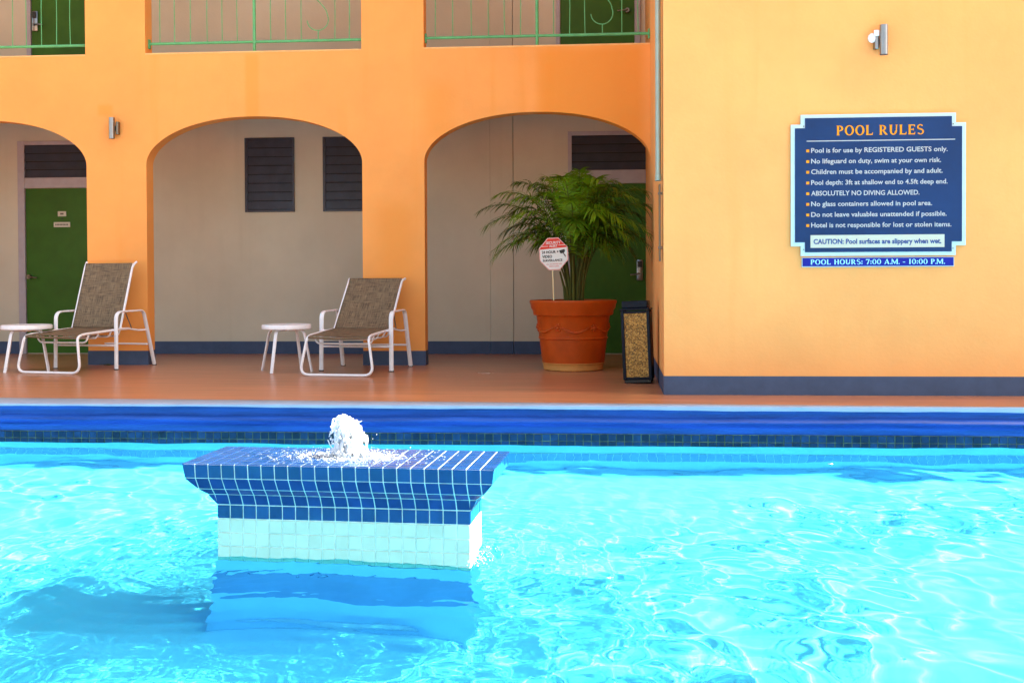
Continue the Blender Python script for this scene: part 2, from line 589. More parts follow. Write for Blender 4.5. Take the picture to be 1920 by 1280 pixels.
# old waterline tiles, two rows, each tile a piece; grout bed behind
gbed = MB(); gbed.box(PX0, PX1, YW+0.001, YW+0.007, -0.345, -0.219)
gbed.build('grout', M['grout_dark'], pool_wall)
PIT = 0.0652
tm = []
for v in range(4):
    t = MB(); j = rnd.uniform(-.001, .001)
    t.bbox(-0.0298, 0.0298, -0.004, 0.0045, -0.0265, 0.0265, 0.002)
    tm.append(t.mesh('tile', M['tile_old']))
rest = MB()
i = 0
x = PX0 + PIT/2
cnt = 0
while x < PX1:
    for row, zc in enumerate((-0.2495, -0.308)):
        inside = -5.35 < x < 3.75
        if inside:
            o = link('tile', tm[rnd.randrange(4)], pool_wall)
            o.location = (x, YW + rnd.uniform(-.0008, .0008), zc + rnd.uniform(-.0012, .0012))
            o.rotation_euler = (rnd.uniform(-.02, .02), rnd.uniform(-.012, .012), rnd.uniform(-.02, .02))
            cnt += 1
        else:
            rest.box(x-.0298, x+.0298, YW-.004, YW+.0045, zc-.0265, zc+.0265)
    x += PIT
tag(rest.build('far_tiles', M['tile_old'], pool_wall), kind='stuff')
# band of submerged tiles on the wall
sb = MB(); sbo = MB()
t = MB(); t.bbox(-0.0300, 0.0300, -0.010, 0.0, -0.15, 0.15, 0.002)
sub_me = t.mesh('band_tile', M['tile_sub'])
gb2 = MB(); gb2.box(-5.9, 3.9, YW-0.0045, YW+0.004, -0.98, -0.66)
x = -5.85
while x < 3.9:
    o = link('band_tile', sub_me, pool_wall)
    o.location = (x, YW+0.002, -0.82)
    x += PIT
gb2.build('band_grout', M['grout'], pool_wall)

# ------------------------------------------------------------------ water surface
def axis(lo, hi, flo, fhi, fine, coarse):
    a = list(np.arange(lo, flo, coarse)) + list(np.arange(flo, fhi, fine)) + list(np.arange(fhi, hi, coarse)) + [hi]
    return np.array(a)
FX, FY = -1.160, 5.065       # fountain centre
FRZ = R(-3.6)
def waves(X, Y):
    rs = np.random.RandomState(3)
    H = np.zeros_like(X)
    for k in range(90):
        lam = math.exp(rs.uniform(math.log(0.11), math.log(1.5)))
        th = rs.normal(0.5, 1.1)
        kk = 2*PI/lam
        a = 0.00088 * (lam/0.4)**1.15
        H += a*np.sin(kk*(X*math.cos(th)+Y*math.sin(th)) + rs.uniform(0, 2*PI))
    # patchy strength
    P = 0.75 + 0.35*np.sin(X*0.9+1.3)*np.cos(Y*1.1+0.4) + 0.25*np.sin(X*1.7-Y*1.3)
    H *= np.clip(P, 0.3, 1.3)
    H *= 1 - 0.72*np.clip((Y-7.2)/1.0, 0, 1)
    # agitation spreading from the fountain
    dx = np.maximum(np.abs(X-FX)-0.62, 0); dy = np.maximum(np.abs(Y-FY)-0.2, 0)
    r = np.sqrt(dx*dx+dy*dy)
    ang = np.arctan2(Y-FY, X-FX)
    env = np.exp(-r/0.75)
    H += 0.0030*env*np.sin(2*PI*r/0.13 + 1.6*np.sin(3*ang) + 0.8*np.sin(7*ang+1))
    H += 0.0016*env*np.sin(2*PI*(X*0.8+Y*0.6)/0.075 + 2*np.sin(5*Y))*np.sin(2*PI*(Y*0.9-X*0.4)/0.09)
    # water leaves the slab all round: small chop
    E = np.exp(-r/0.35)
    F2 = np.exp(-((Y-4.62)/.26)**2)*np.exp(-np.maximum(np.abs(X-FX)-.62, 0)/.1)
    H += 0.0024*F2*(np.sin(X*97+3*np.sin(Y*19))*np.sin(Y*61+2*np.sin(X*17)) + .7*np.sin(X*53-Y*88+2*np.sin(X*11)))
    H += 0.0022*E*np.sin(X*71+2*np.sin(Y*23))*np.sin(Y*83+1.7*np.sin(X*31))
    return H
ax = axis(PX0, PX1, -5.4, 3.8, 0.0185, 0.10)
ay = axis(YN, YW+0.008, 3.0, 8.4, 0.0185, 0.05)
X, Y = np.meshgrid(ax, ay)
Z = WATER_Z + waves(X, Y)
nx, ny = len(ax), len(ay)
co = np.stack([X, Y, Z], -1).reshape(-1, 3)
ii = np.arange(nx*ny).reshape(ny, nx)
q = np.stack([ii[:-1, :-1], ii[:-1, 1:], ii[1:, 1:], ii[1:, :-1]], -1).reshape(-1, 4)
me = bpy.data.meshes.new('water')
me.vertices.add(len(co)); me.vertices.foreach_set('co', co.ravel())
me.loops.add(q.size); me.loops.foreach_set('vertex_index', q.ravel().astype(np.int32))
me.polygons.add(len(q)); me.polygons.foreach_set('loop_start', np.arange(0, q.size, 4, dtype=np.int32))
me.polygons.foreach_set('use_smooth', np.ones(len(q), dtype=bool))
me.update(calc_edges=True)
me.materials.append(M['water'])
water = link('water', me)
tag(water, kind='structure')
try:
    water.cycles.is_caustics_caster = True
    pool_floor.cycles.is_caustics_receiver = True
    pool_wall.cycles.is_caustics_receiver = True
except Exception:
    pass

# ================================================================== HOTEL BUILDING
YF, TH, YB, YR = 12.44, 0.20, 14.40, 9.30
hotel = thing('hotel_building', 'two storey orange arcaded hotel wing with green doors behind the pool', 'building', (-2.6, 13.4, 0))
HM = Matrix.Translation(-Vector(hotel.location))
def hp(mb_, name, m, sharp=35):
    """build a part of the hotel given in world coordinates"""
    o = mb_.build(name, m, hotel, sharp)
    o.matrix_parent_inverse = HM
    return o

XC = [(-12.75, -12.04), (-9.42, -8.67), (-6.05, -5.31), (-2.69, -1.95)]     # piers
OP = [(-12.04, -9.42), (-8.67, -6.05), (-5.31, -2.69), (-1.95, 0.69)]       # openings
LEDGE, TOPO = 3.717, 6.15
ZS, ZT = 2.40, 2.955       # arch spring and crown
def arch_z(x, a, b):
    c = (a+b)/2; h = (b-a)/2
    u = min(1.0, abs((x-c)/h))
    return ZS + (ZT-ZS) * (max(0, 1-u**2.12))**(1/1.92)
mb = MB()
def solid(m, xa, xb, z0a, z0b, z1, y0=YF, y1=YF+TH, soffit=True):
    m.add([(xa,y0,z0a),(xb,y0,z0b),(xb,y0,z1),(xa,y0,z1)], [(0,1,2,3)])
    m.add([(xa,y1,z0a),(xb,y1,z0b),(xb,y1,z1),(xa,y1,z1)], [(3,2,1,0)])
    if soffit: m.add([(xa,y0,z0a),(xb,y0,z0b),(xb,y1,z0b),(xa,y1,z0a)], [(3,2,1,0)], True)
for (a, b) in XC:
    solid(mb, a, b, 0, 0, 10.0, soffit=False)
    for xx in (a, b):
        mb.add([(xx,YF,0),(xx,YF+TH,0),(xx,YF+TH,ZS),(xx,YF,ZS)], [(0,1,2,3)])
        mb.add([(xx,YF,LEDGE),(xx,YF+TH,LEDGE),(xx,YF+TH,TOPO),(xx,YF,TOPO)], [(0,1,2,3)])
for (a, b) in OP:
    N = 56
    us = [-math.cos(PI*k/N) for k in range(N+1)]
    c = (a+b)/2; h = (b-a)/2
    for k in range(N):
        xa, xb = c+h*us[k], c+h*us[k+1]
        solid(mb, xa, xb, arch_z(xa, a, b), arch_z(xb, a, b), LEDGE)
    solid(mb, a, b, TOPO, TOPO, 10.0)
hp(mb, 'arcade_wall', M['orange'], 50)
for (a, b) in OP:
    lb = MB(); lb.bbox(a+.002, b-.002, YF-0.004, YF+TH+0.01, LEDGE-0.008, LEDGE+0.012, 0.004)
    hp(lb, 'ledge', M['ledge'])

# wing: front and side (side runs slightly skew)
XS = lambda y: 0.627 + (y - YR) * 0.0205
mb = MB()
mb.add([(XS(YR),YR,0),(22,YR,0),(22,YR,22),(XS(YR),YR,22)], [(0,1,2,3)])  # unseen upper height and right end stretched so the wing shades the deck
mb.add([(XS(YR),YR,0),(XS(YR),YR,22),(XS(16),16,22),(XS(16),16,0)], [(0,1,2,3)])
mb.add([(22,YR,0),(22,16,0),(22,16,22),(22,YR,22)], [(0,1,2,3)])
mb.add([(XS(YR),YR,22),(22,YR,22),(22,16,22),(XS(16),16,22)], [(0,1,2,3)])
bmw = bmesh.new()
wing = hp(mb, 'wing_wall', M['orange_lit'])
bmw.free()
# corridor back walls with projecting panels
mb = MB()
mb.box(-13, -1.363, YB, YB+0.3, 0, 6.2)
mb.box(-1.36, -1.052, YB-0.006, YB+0.3, 0, 6.2)
mb.box(-1.043, 0.85, YB-0.022, YB+0.3, 0, 6.2)
mb.box(-13.2, -13.0, YF+TH, YB+.3, 0, 6.2)
hp(mb, 'corridor_wall', M['cream'])
mb = MB()
mb.box(-13, XS(13.5)+0.2, YF+TH+0.001, YB, 3.36, 3.50)
hp(mb, 'floor_slab', M['ceiling'])
mb = MB(); mb.box(-13, XS(13.5)+0.2, YF+TH+0.001, YB, 6.10, 6.3)
hp(mb, 'corridor_ceiling', M['ceiling'])
mb = MB(); mb.box(-13, 0.9, YF+TH, 20, 9.9, 10.05); mb.box(-13,0.9,YB+.3,20,0,9.89)
hp(mb, 'roof', M['ceiling'])

# baseboards
bs = 0.172
def base(name, boxes):
    m = MB()
    for q_ in boxes: m.box(*q_, 0.001, bs)
    return hp(m, name, M['slate'])
for (a, b) in XC:
    base('baseboard', [(a-.004, b+.004, YF-.004, YF+TH+.004)])
base('baseboard', [(-13, -7.985, YB-.012, YB-.001)])
base('baseboard', [(-6.90, -1.363, YB-.012, YB-.001), (-1.36, -1.052, YB-.018, YB-.007), (-1.043, -0.305, YB-.034, YB-.023)])
m = MB()
m.box(XS(YR)-.004, 22, YR-.005, YR, 0.001, bs-.008)
m.add([(XS(YR)-.004,YR-.005,.001),(XS(YR)-.004,YR-.005,bs-.008),(XS(14.3)-.004,14.3,bs-.008),(XS(14.3)-.004,14.3,.001)], [(0,1,2,3)])
hp(m, 'baseboard', M['slate'])

# doors: frame, leaf, lever handle, louvred transom
def door(xa, xb, z0, ztop, ztrans, zf, Y, hand, frame_l, frame_r, lock=False, plaques=False):
    fr = MB()
    fr.bbox(xa-frame_l, xa, Y-.035, Y+.02, z0, zf, .004)
    fr.bbox(xb, xb+frame_r, Y-.035, Y+.02, z0, zf, .004)
    fr.bbox(xa, xb, Y-.033, Y+.02, zf-.055, zf-.002, .004)
    if ztrans: fr.bbox(xa, xb, Y-.034, Y+.02, ztop+.01, ztrans, .004)
    f = hp(fr, 'door_frame', M['frame'])
    lf = MB(); lf.bbox(xa+.005, xb-.005, Y-.012, Y+.03, z0+.012, ztop+.006, .003)
    d = hp(lf, 'door', M['door'])
    sx = 1 if hand == 'l' else -1
    hx = (xa+.062) if hand == 'l' else (xb-.10)
    hz = z0 + 1.075
    hb = MB()
    if lock:
        hb.bbox(hx-.042, hx+.042, Y-.04, Y-.012, hz-.09, hz+.19, .012)
    hb.lathe([(0,0)], n=3) if False else None
    hb.tube([(hx, Y-.01, hz), (hx, Y-.075, hz)], .030 if not lock else .018, 16)
    hb.tube(rounded([(hx, Y-.055, hz), (hx, Y-.085, hz), (hx+sx*.13, Y-.085, hz-.012)], .02), .011, 10)
    h_ = hb.build('handle', M['chrome'] if lock else M['brass'], d)
    if lock:
        rb = MB(); rb.bbox(hx-.030, hx+.030, Y-.052, Y-.040, hz+.09, hz+.17, .008)
        rb.build('card_reader', M['black'], d)
    if ztrans:
        vb = MB(); vb.box(xa, xb, Y-.005, Y-.001, ztrans, zf-.055)
        vb.build('backing', M['dark'], f)
        n = 4
        hh = (zf-.055-ztrans)/n
        for k in range(n):
            s_ = MB(); s_.bbox(xa+.004, xb-.004, -.004, .004, -hh*.47, hh*.47, .0015,
                 Matrix.Translation((0, Y-.013, ztrans+hh*(k+.5))) @ Matrix.Rotation(R(-14), 4, 'X'))
            s_.build('slat', M['louvre'], f)
    if plaques:
        for (px0, px1, pz0, pz1) in ((-7.415,-7.295,1.915,1.985), (-7.475,-7.240,1.765,1.835)):
            pb = MB(); pb.bbox(px0, px1, Y-.020, Y-.012, pz0, pz1, .002)
            pb.build('plaque', M['plaque'], d)
            pp = MB()
            w = px1-px0
            if w < .15:
                pp.box(px0+w*.3, px1-w*.3, Y-.0215, Y-.0205, (pz0+pz1)/2-.012, (pz0+pz1)/2+.012)
            else:
                for q_ in range(9):
                    pp.box(px0+w*(.10+.09*q_), px0+w*(.10+.09*q_+.062), Y-.0215, Y-.0205, (pz0+pz1)/2-.012, (pz0+pz1)/2+.012)
            pp.build('plaque_print', M['plaque_print'], d)
        pp = MB(); pp.box(-7.365,-7.345, Y-.016, Y-.012, 1.868, 1.890); pp.build('peephole', M['black'], d)
    return d
door(-7.885, -6.975, 0, 2.30, 2.455, 2.965, YB, 'l', .10, .07, plaques=True)
door(-0.255, 0.748, 0, 2.275, 2.465, 2.985, YB-.022, 'r', .052, .045, lock=True)
door(-7.77, -6.86, 3.503, 5.70, None, 5.78, YB, 'l', .062, .06, lock=True)
door(-0.405, 0.590, 3.503, 5.70, None, 5.78, YB-.022, 'r', .055, .075)

# louvred windows
def window(xa, xb, za, zb):
    f = MB()
    f.bbox(xa, xa+.035, YB-.03, YB+.02, za, zb, .003)
    f.bbox(xb-.022, xb, YB-.03, YB+.02, za, zb, .003)
    f.bbox(xa+.035, xb-.022, YB-.028, YB+.02, zb-.018, zb, .003)
    f.bbox(xa+.035, xb-.022, YB-.028, YB+.02, za, za+.03, .003)
    w = hp(f, 'window', M['louvre'])
    bb = MB(); bb.box(xa+.03, xb-.02, YB-.003, YB-.0015, za+.02, zb-.01)
    bb.build('backing', M['dark'], w)
    n = 8; z0 = za+.03; hh = (zb-.018-z0)/n
    for k in range(n):
        s_ = MB(); s_.bbox(xa+.036, xb-.023, -.0035, .0035, -hh*.465, hh*.465, .0015,
            Matrix.Translation((0, YB-.017, z0+hh*(k+.5))) @ Matrix.Rotation(R(-9), 4, 'X'))
        s_.build('slat', M['louvre'], w)
window(-4.745, -4.055, 1.948, 2.965)
window(-3.655, -2.965, 1.948, 2.965)

# balcony railings
YRL = YF + 0.10
def railing(a, b, post, bars, scroll):
    r_ = MB()
    r_.tube([(a, YRL, 3.858), (b, YRL, 3.858)], .017, 12)
    ra = hp(r_, 'railing', M['rail'])
    r_ = MB(); r_.tube([(a, YRL, 4.75), (b, YRL, 4.75)], .022, 12)
    r_.build('handrail', M['rail'], ra)
    p_ = MB()
    p_.tube([(post, YRL, 3.725), (post, YRL, 4.75)], .019, 12)
    p_.lathe([(.034, 0), (.034, .006), (.019, .008)], (post, YRL, 3.727), 16)
    p_.build('post', M['rail'], ra)
    for e, s_ in ((a+.012, 1), (b-.012, -1)):
        k_ = MB(); k_.bbox(e-.010, e+.010, YRL-.022, YRL+.022, 3.80, 3.91, .004)
        k_.build('bracket', M['rail'], ra)
    for x_ in bars:
        q_ = MB()
        j1, j2 = rnd.uniform(-.006, .006), rnd.uniform(-.006, .006)
        q_.tube([(x_, YRL, 3.868), (x_+j1, YRL, 4.2), (x_+j2, YRL, 4.74)], .0052, 6)
        q_.build('baluster', M['rail'], ra)
    if scroll:
        q_ = MB()
        cx, cz = scroll, 4.105
        pts = []
        for k in range(21):            # lower hook of the S
            t_ = k/20
            an = PI*1.02 + t_*PI*1.12
            rr = .128
            pts.append((cx+rr*math.cos(an), YRL, cz+rr*math.sin(an)))
        top = (cx, 4.42)
        for k in range(1, 21):
            t_ = k/20
            an = PI*.10 - t_*PI*1.3 if False else None
            x0_, z0_ = pts[20][0], pts[20][2]
            x1_, z1_ = cx-.11, 4.50
            sm = t_*t_*(3-2*t_)
            pts.append((x0_+(x1_-x0_)*sm, YRL, z0_+(z1_-z0_)*t_))
        for k in range(1, 16):
            an = PI - k/15*PI*1.1
            pts.append((cx+.11*math.cos(an), YRL, 4.50+.11*math.sin(an)))
        q_.tube(pts, .006, 6)
        q_.tube([(cx+.005, YRL, 3.868), (cx+.005, YRL, cz-.126)], .006, 6)
        q_.build('scroll', M['rail'], ra)
railing(-8.67, -6.05, -7.36, [-8.45, -8.2, -7.95, -7.7, -7.2, -7.01, -6.835, -6.645, -6.457, -6.283], None)
railing(-5.31, -2.69, -4.007, [-5.168, -4.985, -4.79, -4.585, -4.40, -4.216, -3.806, -3.624, -3.436, -3.03, -2.856], -3.235)
railing(-1.95, 0.69, -0.623, [-1.827, -1.618, -1.397, -1.195, -1.005, -0.818, -0.430, -0.242, -0.062, 0.366, 0.555], 0.135)

# drain pipe on the wing corner and dark conduit below it
t = thing('downpipe', 'pale grey green drainpipe running down the orange wing corner', 'pipe', (0.615, 9.50, 1.9))
q_ = MB(); q_.tube([(-.022, 0, 0), (-.022, 0, 3.2), (-.022, 0, 8.0)], .024, 12, flat=(1.0, 2.2), up=(1,0,0))
q_.build('pipe', M['pipe'], t)
q_ = MB(); q_.tube([(-.022, 0, -.03), (-.022, 0, .02)], .028, 12, flat=(1, 2.2), up=(1,0,0)); q_.build('collar', M['pipe'], t)
t = thing('wall_bar', 'thin dark metal bar fixed to the orange wing corner below the drainpipe', 'metal bar', (0.622, 9.53, 1.16))
q_ = MB(); q_.bbox(-.022, -.008, -.05, .05, 0, .68, .004); q_.build('bar', M['brass'], t)
for z_ in (.12, .60):
    q_ = MB(); q_.tube([(-.030, 0, z_), (.006, 0, z_)], .012, 10); q_.build('bolt', M['chrome'], t)

# ================================================================== wall lamps
def wall_lamp(label, x, y, z, side, white=False):
    t = thing('wall_lamp', label, 'wall lamp', (x, y, z), 0, 'steel cylinder wall lamps')
    c = MB()
    c.tube([(0, -.075, -.128), (0, -.075, .122)], .034, 24, caps=False)
    c.tube([(0, -.075, -.118), (0, -.075, .112)], .030, 24)
    c.build('cylinder', M['chrome'], t)
    p = MB()
    p.bbox(side*.035+(-.035 if side < 0 else 0), side*.035+(.035 if side > 0 else 0), -.06, 0, -.075, .075, .008)
    p.bbox(-.015, .015, -.06, 0, -.03, .03, .004)
    p.build('mounting_box', M['brass'] if not white else M['chrome'], t)
    if white:
        s_ = MB()
        w_ = side
        s_.bbox(min(w_*.08, w_*.035), max(w_*.08, w_*.035), -.075, -.061, .03, .082, .006)
        s_.ico((w_*.088, -.045, .02), .042, 2, (0.9, .5, 1.0))
        s_.build('sensor', M['white'], t)
    return t
wall_lamp('brushed steel cylinder lamp on the orange pier between two arches', -5.695, YF, 2.835, 1)
wall_lamp('steel cylinder lamp with white sensor high on the wing above the pool rules', 2.465, YR, 3.01, -1, True)

# ================================================================== lettering
def text_mesh(s, off=0.0):
    cu = bpy.data.curves.new('lettering', 'FONT')
    cu.body = s
    cu.size = 1
    cu.offset = off
    cu.resolution_u = 3
    o = bpy.data.objects.new('lettering', cu)
    COL.objects.link(o)
    dg = bpy.context.evaluated_depsgraph_get()
    me_ = bpy.data.meshes.new_from_object(o.evaluated_get(dg))
    bpy.data.objects.remove(o)
    bpy.data.curves.remove(cu)
    return me_
CAP = None
def lettering(s, xa, xb, zb, cap, y, m, parent, off=0.0, name='lettering', rot=0.0, origin=None):
    """text fitted between xa and xb, baseline zb, capital height cap, facing -Y"""
    global CAP
    if CAP is None:
        h = text_mesh('H'); CAP = max(v.co.y for v in h.vertices)
    me_ = text_mesh(s, off)
    x0 = min(v.co.x for v in me_.vertices); x1 = max(v.co.x for v in me_.vertices)
    sx = (xb-xa)/(x1-x0); sy = cap/CAP
    for v in me_.vertices:
        v.co = Vector((xa+(v.co.x-x0)*sx, 0, zb+v.co.y*sy))
    me_.materials.clear(); me_.materials.append(m)
    me_.name = name
    o = link(name, me_, parent)
    o.location = (0, y, 0)
    return o

def prism(mb_, poly, y0, y1):
    n = len(poly)
    vs = [(p[0], y0, p[1]) for p in poly] + [(p[0], y1, p[1]) for p in poly]
    fs = [tuple(range(n)), tuple(range(2*n-1, n-1, -1))] + [(k, k+n, (k+1) % n+n, (k+1) % n) for k in range(n)]
    mb_.add(vs, fs)

# serif capitals drawn as polygons (heavy stems, small flared serifs)
def serif_glyph(ch):
    """list of polygons in a 1-high cell; returns (polys, width)"""
    T = .20; t_ = .085; S = .055
    P = []
    def stem(x, w=T, z0=0, z1=1):
        P.append([(x-S, z0), (x+w+S, z0), (x+w+S*.3, z0+.07), (x+w, z0+.16), (x+w, z1-.16), (x+w+S*.3, z1-.07), (x+w+S, z1), (x-S, z1), (x-S*.3, z1-.07), (x, z1-.16), (x, z0+.16), (x-S*.3, z0+.07)])
    def ring(cx, cz, rx, rz, tx, tz, a0=0, a1=360, n=28, inr=0):
        for k in range(n):
            p, q__ = R(a0+(a1-a0)*k/n), R(a0+(a1-a0)*(k+1)/n)
            P.append([(cx+rx*math.cos(p), cz+rz*math.sin(p)), (cx+rx*math.cos(q__), cz+rz*math.sin(q__)),
                      (cx+(rx-tx)*math.cos(q__), cz+(rz-tz)*math.sin(q__)), (cx+(rx-tx)*math.cos(p), cz+(rz-tz)*math.sin(p))])
    if ch == 'O': ring(.46, .5, .46, .52, T, t_*1.1); w = .92
    elif ch == '0': ring(.36, .5, .36, .51, T*.9, t_); w = .72
    elif ch == 'C': ring(.46, .5, .46, .52, T, t_*1.1, 45, 315); w = .8
    elif ch in 'PR':
        stem(.06); ring(.26, .70, .42, .30, T, t_, -90, 90, 14)
        P.append([(.2, 1), (.28, 1), (.28, 1-t_), (.2, 1-t_)]); P.append([(.2, .40+t_), (.28, .40+t_), (.28, .40), (.2, .40)])
        w = .70
        if ch == 'R': P.append([(.28, .44), (.46, .46), (.86, .0), (.62, 0)]); w = .86
    elif ch == 'L': stem(.06); P.append([(.2, 0), (.68, 0), (.72, .26), (.66, .26), (.60, t_+.02), (.2, t_+.02)]); w = .74
    elif ch == 'E':
        stem(.06)
        P.append([(.2, 0), (.68, 0), (.72, .24), (.66, .24), (.60, t_+.02), (.2, t_+.02)])
        P.append([(.2, 1), (.2, 1-t_-.02), (.58, 1-t_-.02), (.62, .78), (.68, .78), (.66, 1)])
        P.append([(.2, .46), (.54, .46), (.54, .55), (.2, .55)]); P.append([(.5, .40), (.57, .40), (.57, .62), (.5, .62)])
        w = .74
    elif ch == 'U':
        P.append([(0, 1), (.34, 1), (.28, .93), (.27, .40), (.07, .40), (.06, .93)])
        ring(.42, .38, .35, .40, T, t_*1.2, 180, 360, 16)
        P.append([(.60, 1), (.88, 1), (.79, .93), (.77, .38), (.66, .38), (.68, .93)]); w = .88
    elif ch == 'S':
        ring(.34, .735, .31, .285, .15, .09, 30, 235, 16); ring(.36, .275, .34, .295, .16, .09, -150, 60, 16)
        P.append([(.09, .62), (.22, .52), (.60, .37), (.64, .44), (.53, .55), (.24, .66)]); w = .70
    elif ch == 'H': stem(.06); stem(.62); P.append([(.2, .46), (.66, .46), (.66, .55), (.2, .55)]); w = .88
    elif ch == 'A':
        P.append([(-.02, 0), (.24, 0), (.19, .07), (.48, .96), (.40, 1), (.06, .07)])
        P.append([(.40, 1), (.54, 1), (.86, .07), (.94, 0), (.58, 0), (.64, .07), (.38, .9)])
        P.append([(.2, .26), (.66, .26), (.64, .34), (.22, .34)]); w = .92
    elif ch == 'M':
        stem(.05, .11); stem(.90, T)
        P.append([(.02, 1), (.24, 1), (.62, .22), (.52, .05)]); P.append([(.52, .05), (.62, .05), (.98, 1), (.90, 1), (.56, .26)]); w = 1.16
    elif ch == '7': P.append([(.02, 1), (.66, 1), (.66, .93), (.36, 0), (.16, 0), (.50, .86), (.10, .86), (.06, .76), (.0, .76)]); w = .66
    elif ch == '1': stem(.12, T); w = .46
    elif ch == ':':
        for z_ in (.06, .50): P.append([(.04, z_), (.22, z_), (.22, z_+.2), (.04, z_+.2)])
        w = .26
    elif ch == '.': P.append([(.0, 0), (.17, 0), (.17, .18), (.0, .18)]); w = .18
    elif ch == '-': P.append([(.05, .34), (.45, .34), (.45, .46), (.05, .46)]); w = .5
    else: w = .42
    return P, w
def serif_text(s, xa, xb, zb, cap, y, m, parent, gap=.13):
    pen = 0; polys = []
    for ch in s:
        P, w = serif_glyph(ch)
        for p in P: polys.append([(pen+a, b) for a, b in p])
        pen += w + (gap if ch not in ' .' else gap*.4)
    x0 = min(a for p in polys for a, b in p); x1 = max(a for p in polys for a, b in p)
    sx = (xb-xa)/(x1-x0)
    mb_ = MB()
    for i, p in enumerate(polys):
        mb_.add([(xa+(a-x0)*sx, y-.0002*(i % 3), zb+b*cap) for a, b in p], [tuple(range(len(p)))])
    return mb_.build('lettering', m, parent)

# pool rules sign (local x from its left edge, z from its bottom)
SGX, SGZ = 1.705, 1.098
sg = thing('pool_rules_sign', 'navy notched POOL RULES board with pale rim on the orange wing wall', 'sign', (SGX, YR, SGZ))
def px(zx, zy):   # board-face measure to local metres
    return (zx-48)/1348*1.452, 1.295 - (zy-45)/1195*1.297 + (zx-737)/1195*0.0
W_, H0, H1 = 1.452, 0.095, 1.297
def notched(x0, x1, z0, z1, n_, m_):
    return [(x0+n_, z0), (x1-n_, z0), (x1-n_, z0+m_), (x1, z0+m_), (x1, z1-m_), (x1-n_, z1-m_), (x1-n_, z1), (x0+n_, z1), (x0+n_, z1-m_), (x0, z1-m_), (x0, z0+m_), (x0+n_, z0+m_)]
m_ = MB(); prism(m_, notched(0, W_, H0, H1, .082, .083), -.022, -.002)
m_.build('rim', M['sign_rim'], sg)
m_ = MB(); prism(m_, notched(.033, W_-.033, H0+.032, H1-.030, .084, .085), -.028, -.022)
m_.build('board', M['sign_blue'], sg)
yy = -.0295
TS = 0.0010034    # metres per zoomed pixel
def X_(zx): return .033 + (zx-78)*((W_-.066)/(1366-78))
def Z_(zy): return H1-.030 - (zy-86)*((H1-.030-H0-.032)/(1122-86))
serif_text('POOL RULES', X_(400), X_(1073), Z_(222), .083, yy, M['print_orange'], sg)
m_ = MB(); m_.box(X_(168), X_(1312), yy, yy+.001, Z_(267), Z_(260)); m_.build('rule_line', M['print_pale'], sg)
lines = [('Pool is for use by REGISTERED GUESTS only.', 1255, 352), ('No lifeguard on duty, swim at your own risk.', 1205, 435),
         ('Children must be accompanied by and adult.', 1217, 517), ('Pool depth: 3ft at shallow end to 4.5ft deep end.', 1255, 600),
         ('ABSOLUTELY NO DIVING ALLOWED.', 1040, 683), ('No glass containers allowed in pool area.', 1137, 765),
         ('Do not leave valuables unattended if possible.', 1248, 847), ('Hotel is not responsible for lost or stolen items.', 1285, 929)]
for s_, xe, yb in lines:
    lettering(s_, X_(203), X_(xe), Z_(yb+1), .0385, yy, M['print_pale'], sg, .016)
    m_ = MB(); m_.box(X_(165), X_(188), yy, yy+.001, Z_(yb-3), Z_(yb-24)); m_.build('bullet', M['print_orange'], sg)
m_ = MB(); m_.box(X_(198), X_(1232), yy, yy+.001, Z_(1088), Z_(990)); m_.build('caution_panel', M['sign_cream'], sg)
lettering('CAUTION: Pool surfaces are slippery when wet.', X_(221), X_(1208), Z_(1058), .040, yy-.0012, M['print_navy'], sg, .035)
m_ = MB(); prism(m_, [(.092, 0), (W_-.092, 0), (W_-.092, .083), (.092, .083)], -.014, -.002)
m_.build('hours_rim', M['sign_rim'], sg)
m_ = MB(); prism(m_, [(.098, .007), (W_-.098, .007), (W_-.098, .078), (.098, .078)], -.018, -.014)
m_.build('hours_board', M['sign_blue2'], sg)
serif_text('POOL HOURS: 7:00 A.M. - 10:00 P.M.', .165, W_-.17, .022, .043, -.0195, M['print_cyan'], sg, .10)
for (zx, zz) in ((.105, H0+.055), (W_-.105, H0+.058), (.105, H1-.098), (W_-.105, H1-.096)):
    m_ = MB(); m_.tube([(zx, -.022, zz), (zx, -.027, zz)], .005, 10); m_.build('screw', M['brass'], sg)

# ================================================================== fountain
ft = thing('fountain', 'square tiled pool fountain slab with cobalt tiles over white plinth', 'fountain', (FX, FY, FLOOR_Z), FRZ)
Z0 = -FLOOR_Z
TP = 0.0645
TW, TD = 23*TP, 0.52               # slab top
OV = 2*TP                          # overhang
BW, BD = 19*TP, TD-2*OV+0.02
BD = TD - 2*0.105
top, = (0.15,)
prof = [(0.0, -0.128), (0.0, -0.062), (0.034, -0.008), (0.070, 0.022), (0.117, 0.080), (0.125, 0.148)]   # offset from plinth, z
def half(o): return BW/2+o, BD/2+o*0.84
gr = MB()
rows_ = [(-0.004, FLOOR_Z), (-0.004, -0.128)] + [(o-.004, z_) for o, z_ in prof]
rows_[-1] = (prof[-1][0]-.004, prof[-1][1]-.004)
for (o0, z0), (o1, z1) in zip(rows_[:-1], rows_[1:]):
    a0, b0 = half(o0); a1, b1 = half(o1)
    lo = [(-a0,-b0,z0+Z0),(a0,-b0,z0+Z0),(a0,b0,z0+Z0),(-a0,b0,z0+Z0)]
    hi = [(-a1,-b1,z1+Z0),(a1,-b1,z1+Z0),(a1,b1,z1+Z0),(-a1,b1,z1+Z0)]
    gr.add(lo+hi, [(0,1,5,4),(1,2,6,5),(2,3,7,6),(3,0,4,7)])
a1, b1 = half(prof[-1][0]-.004)
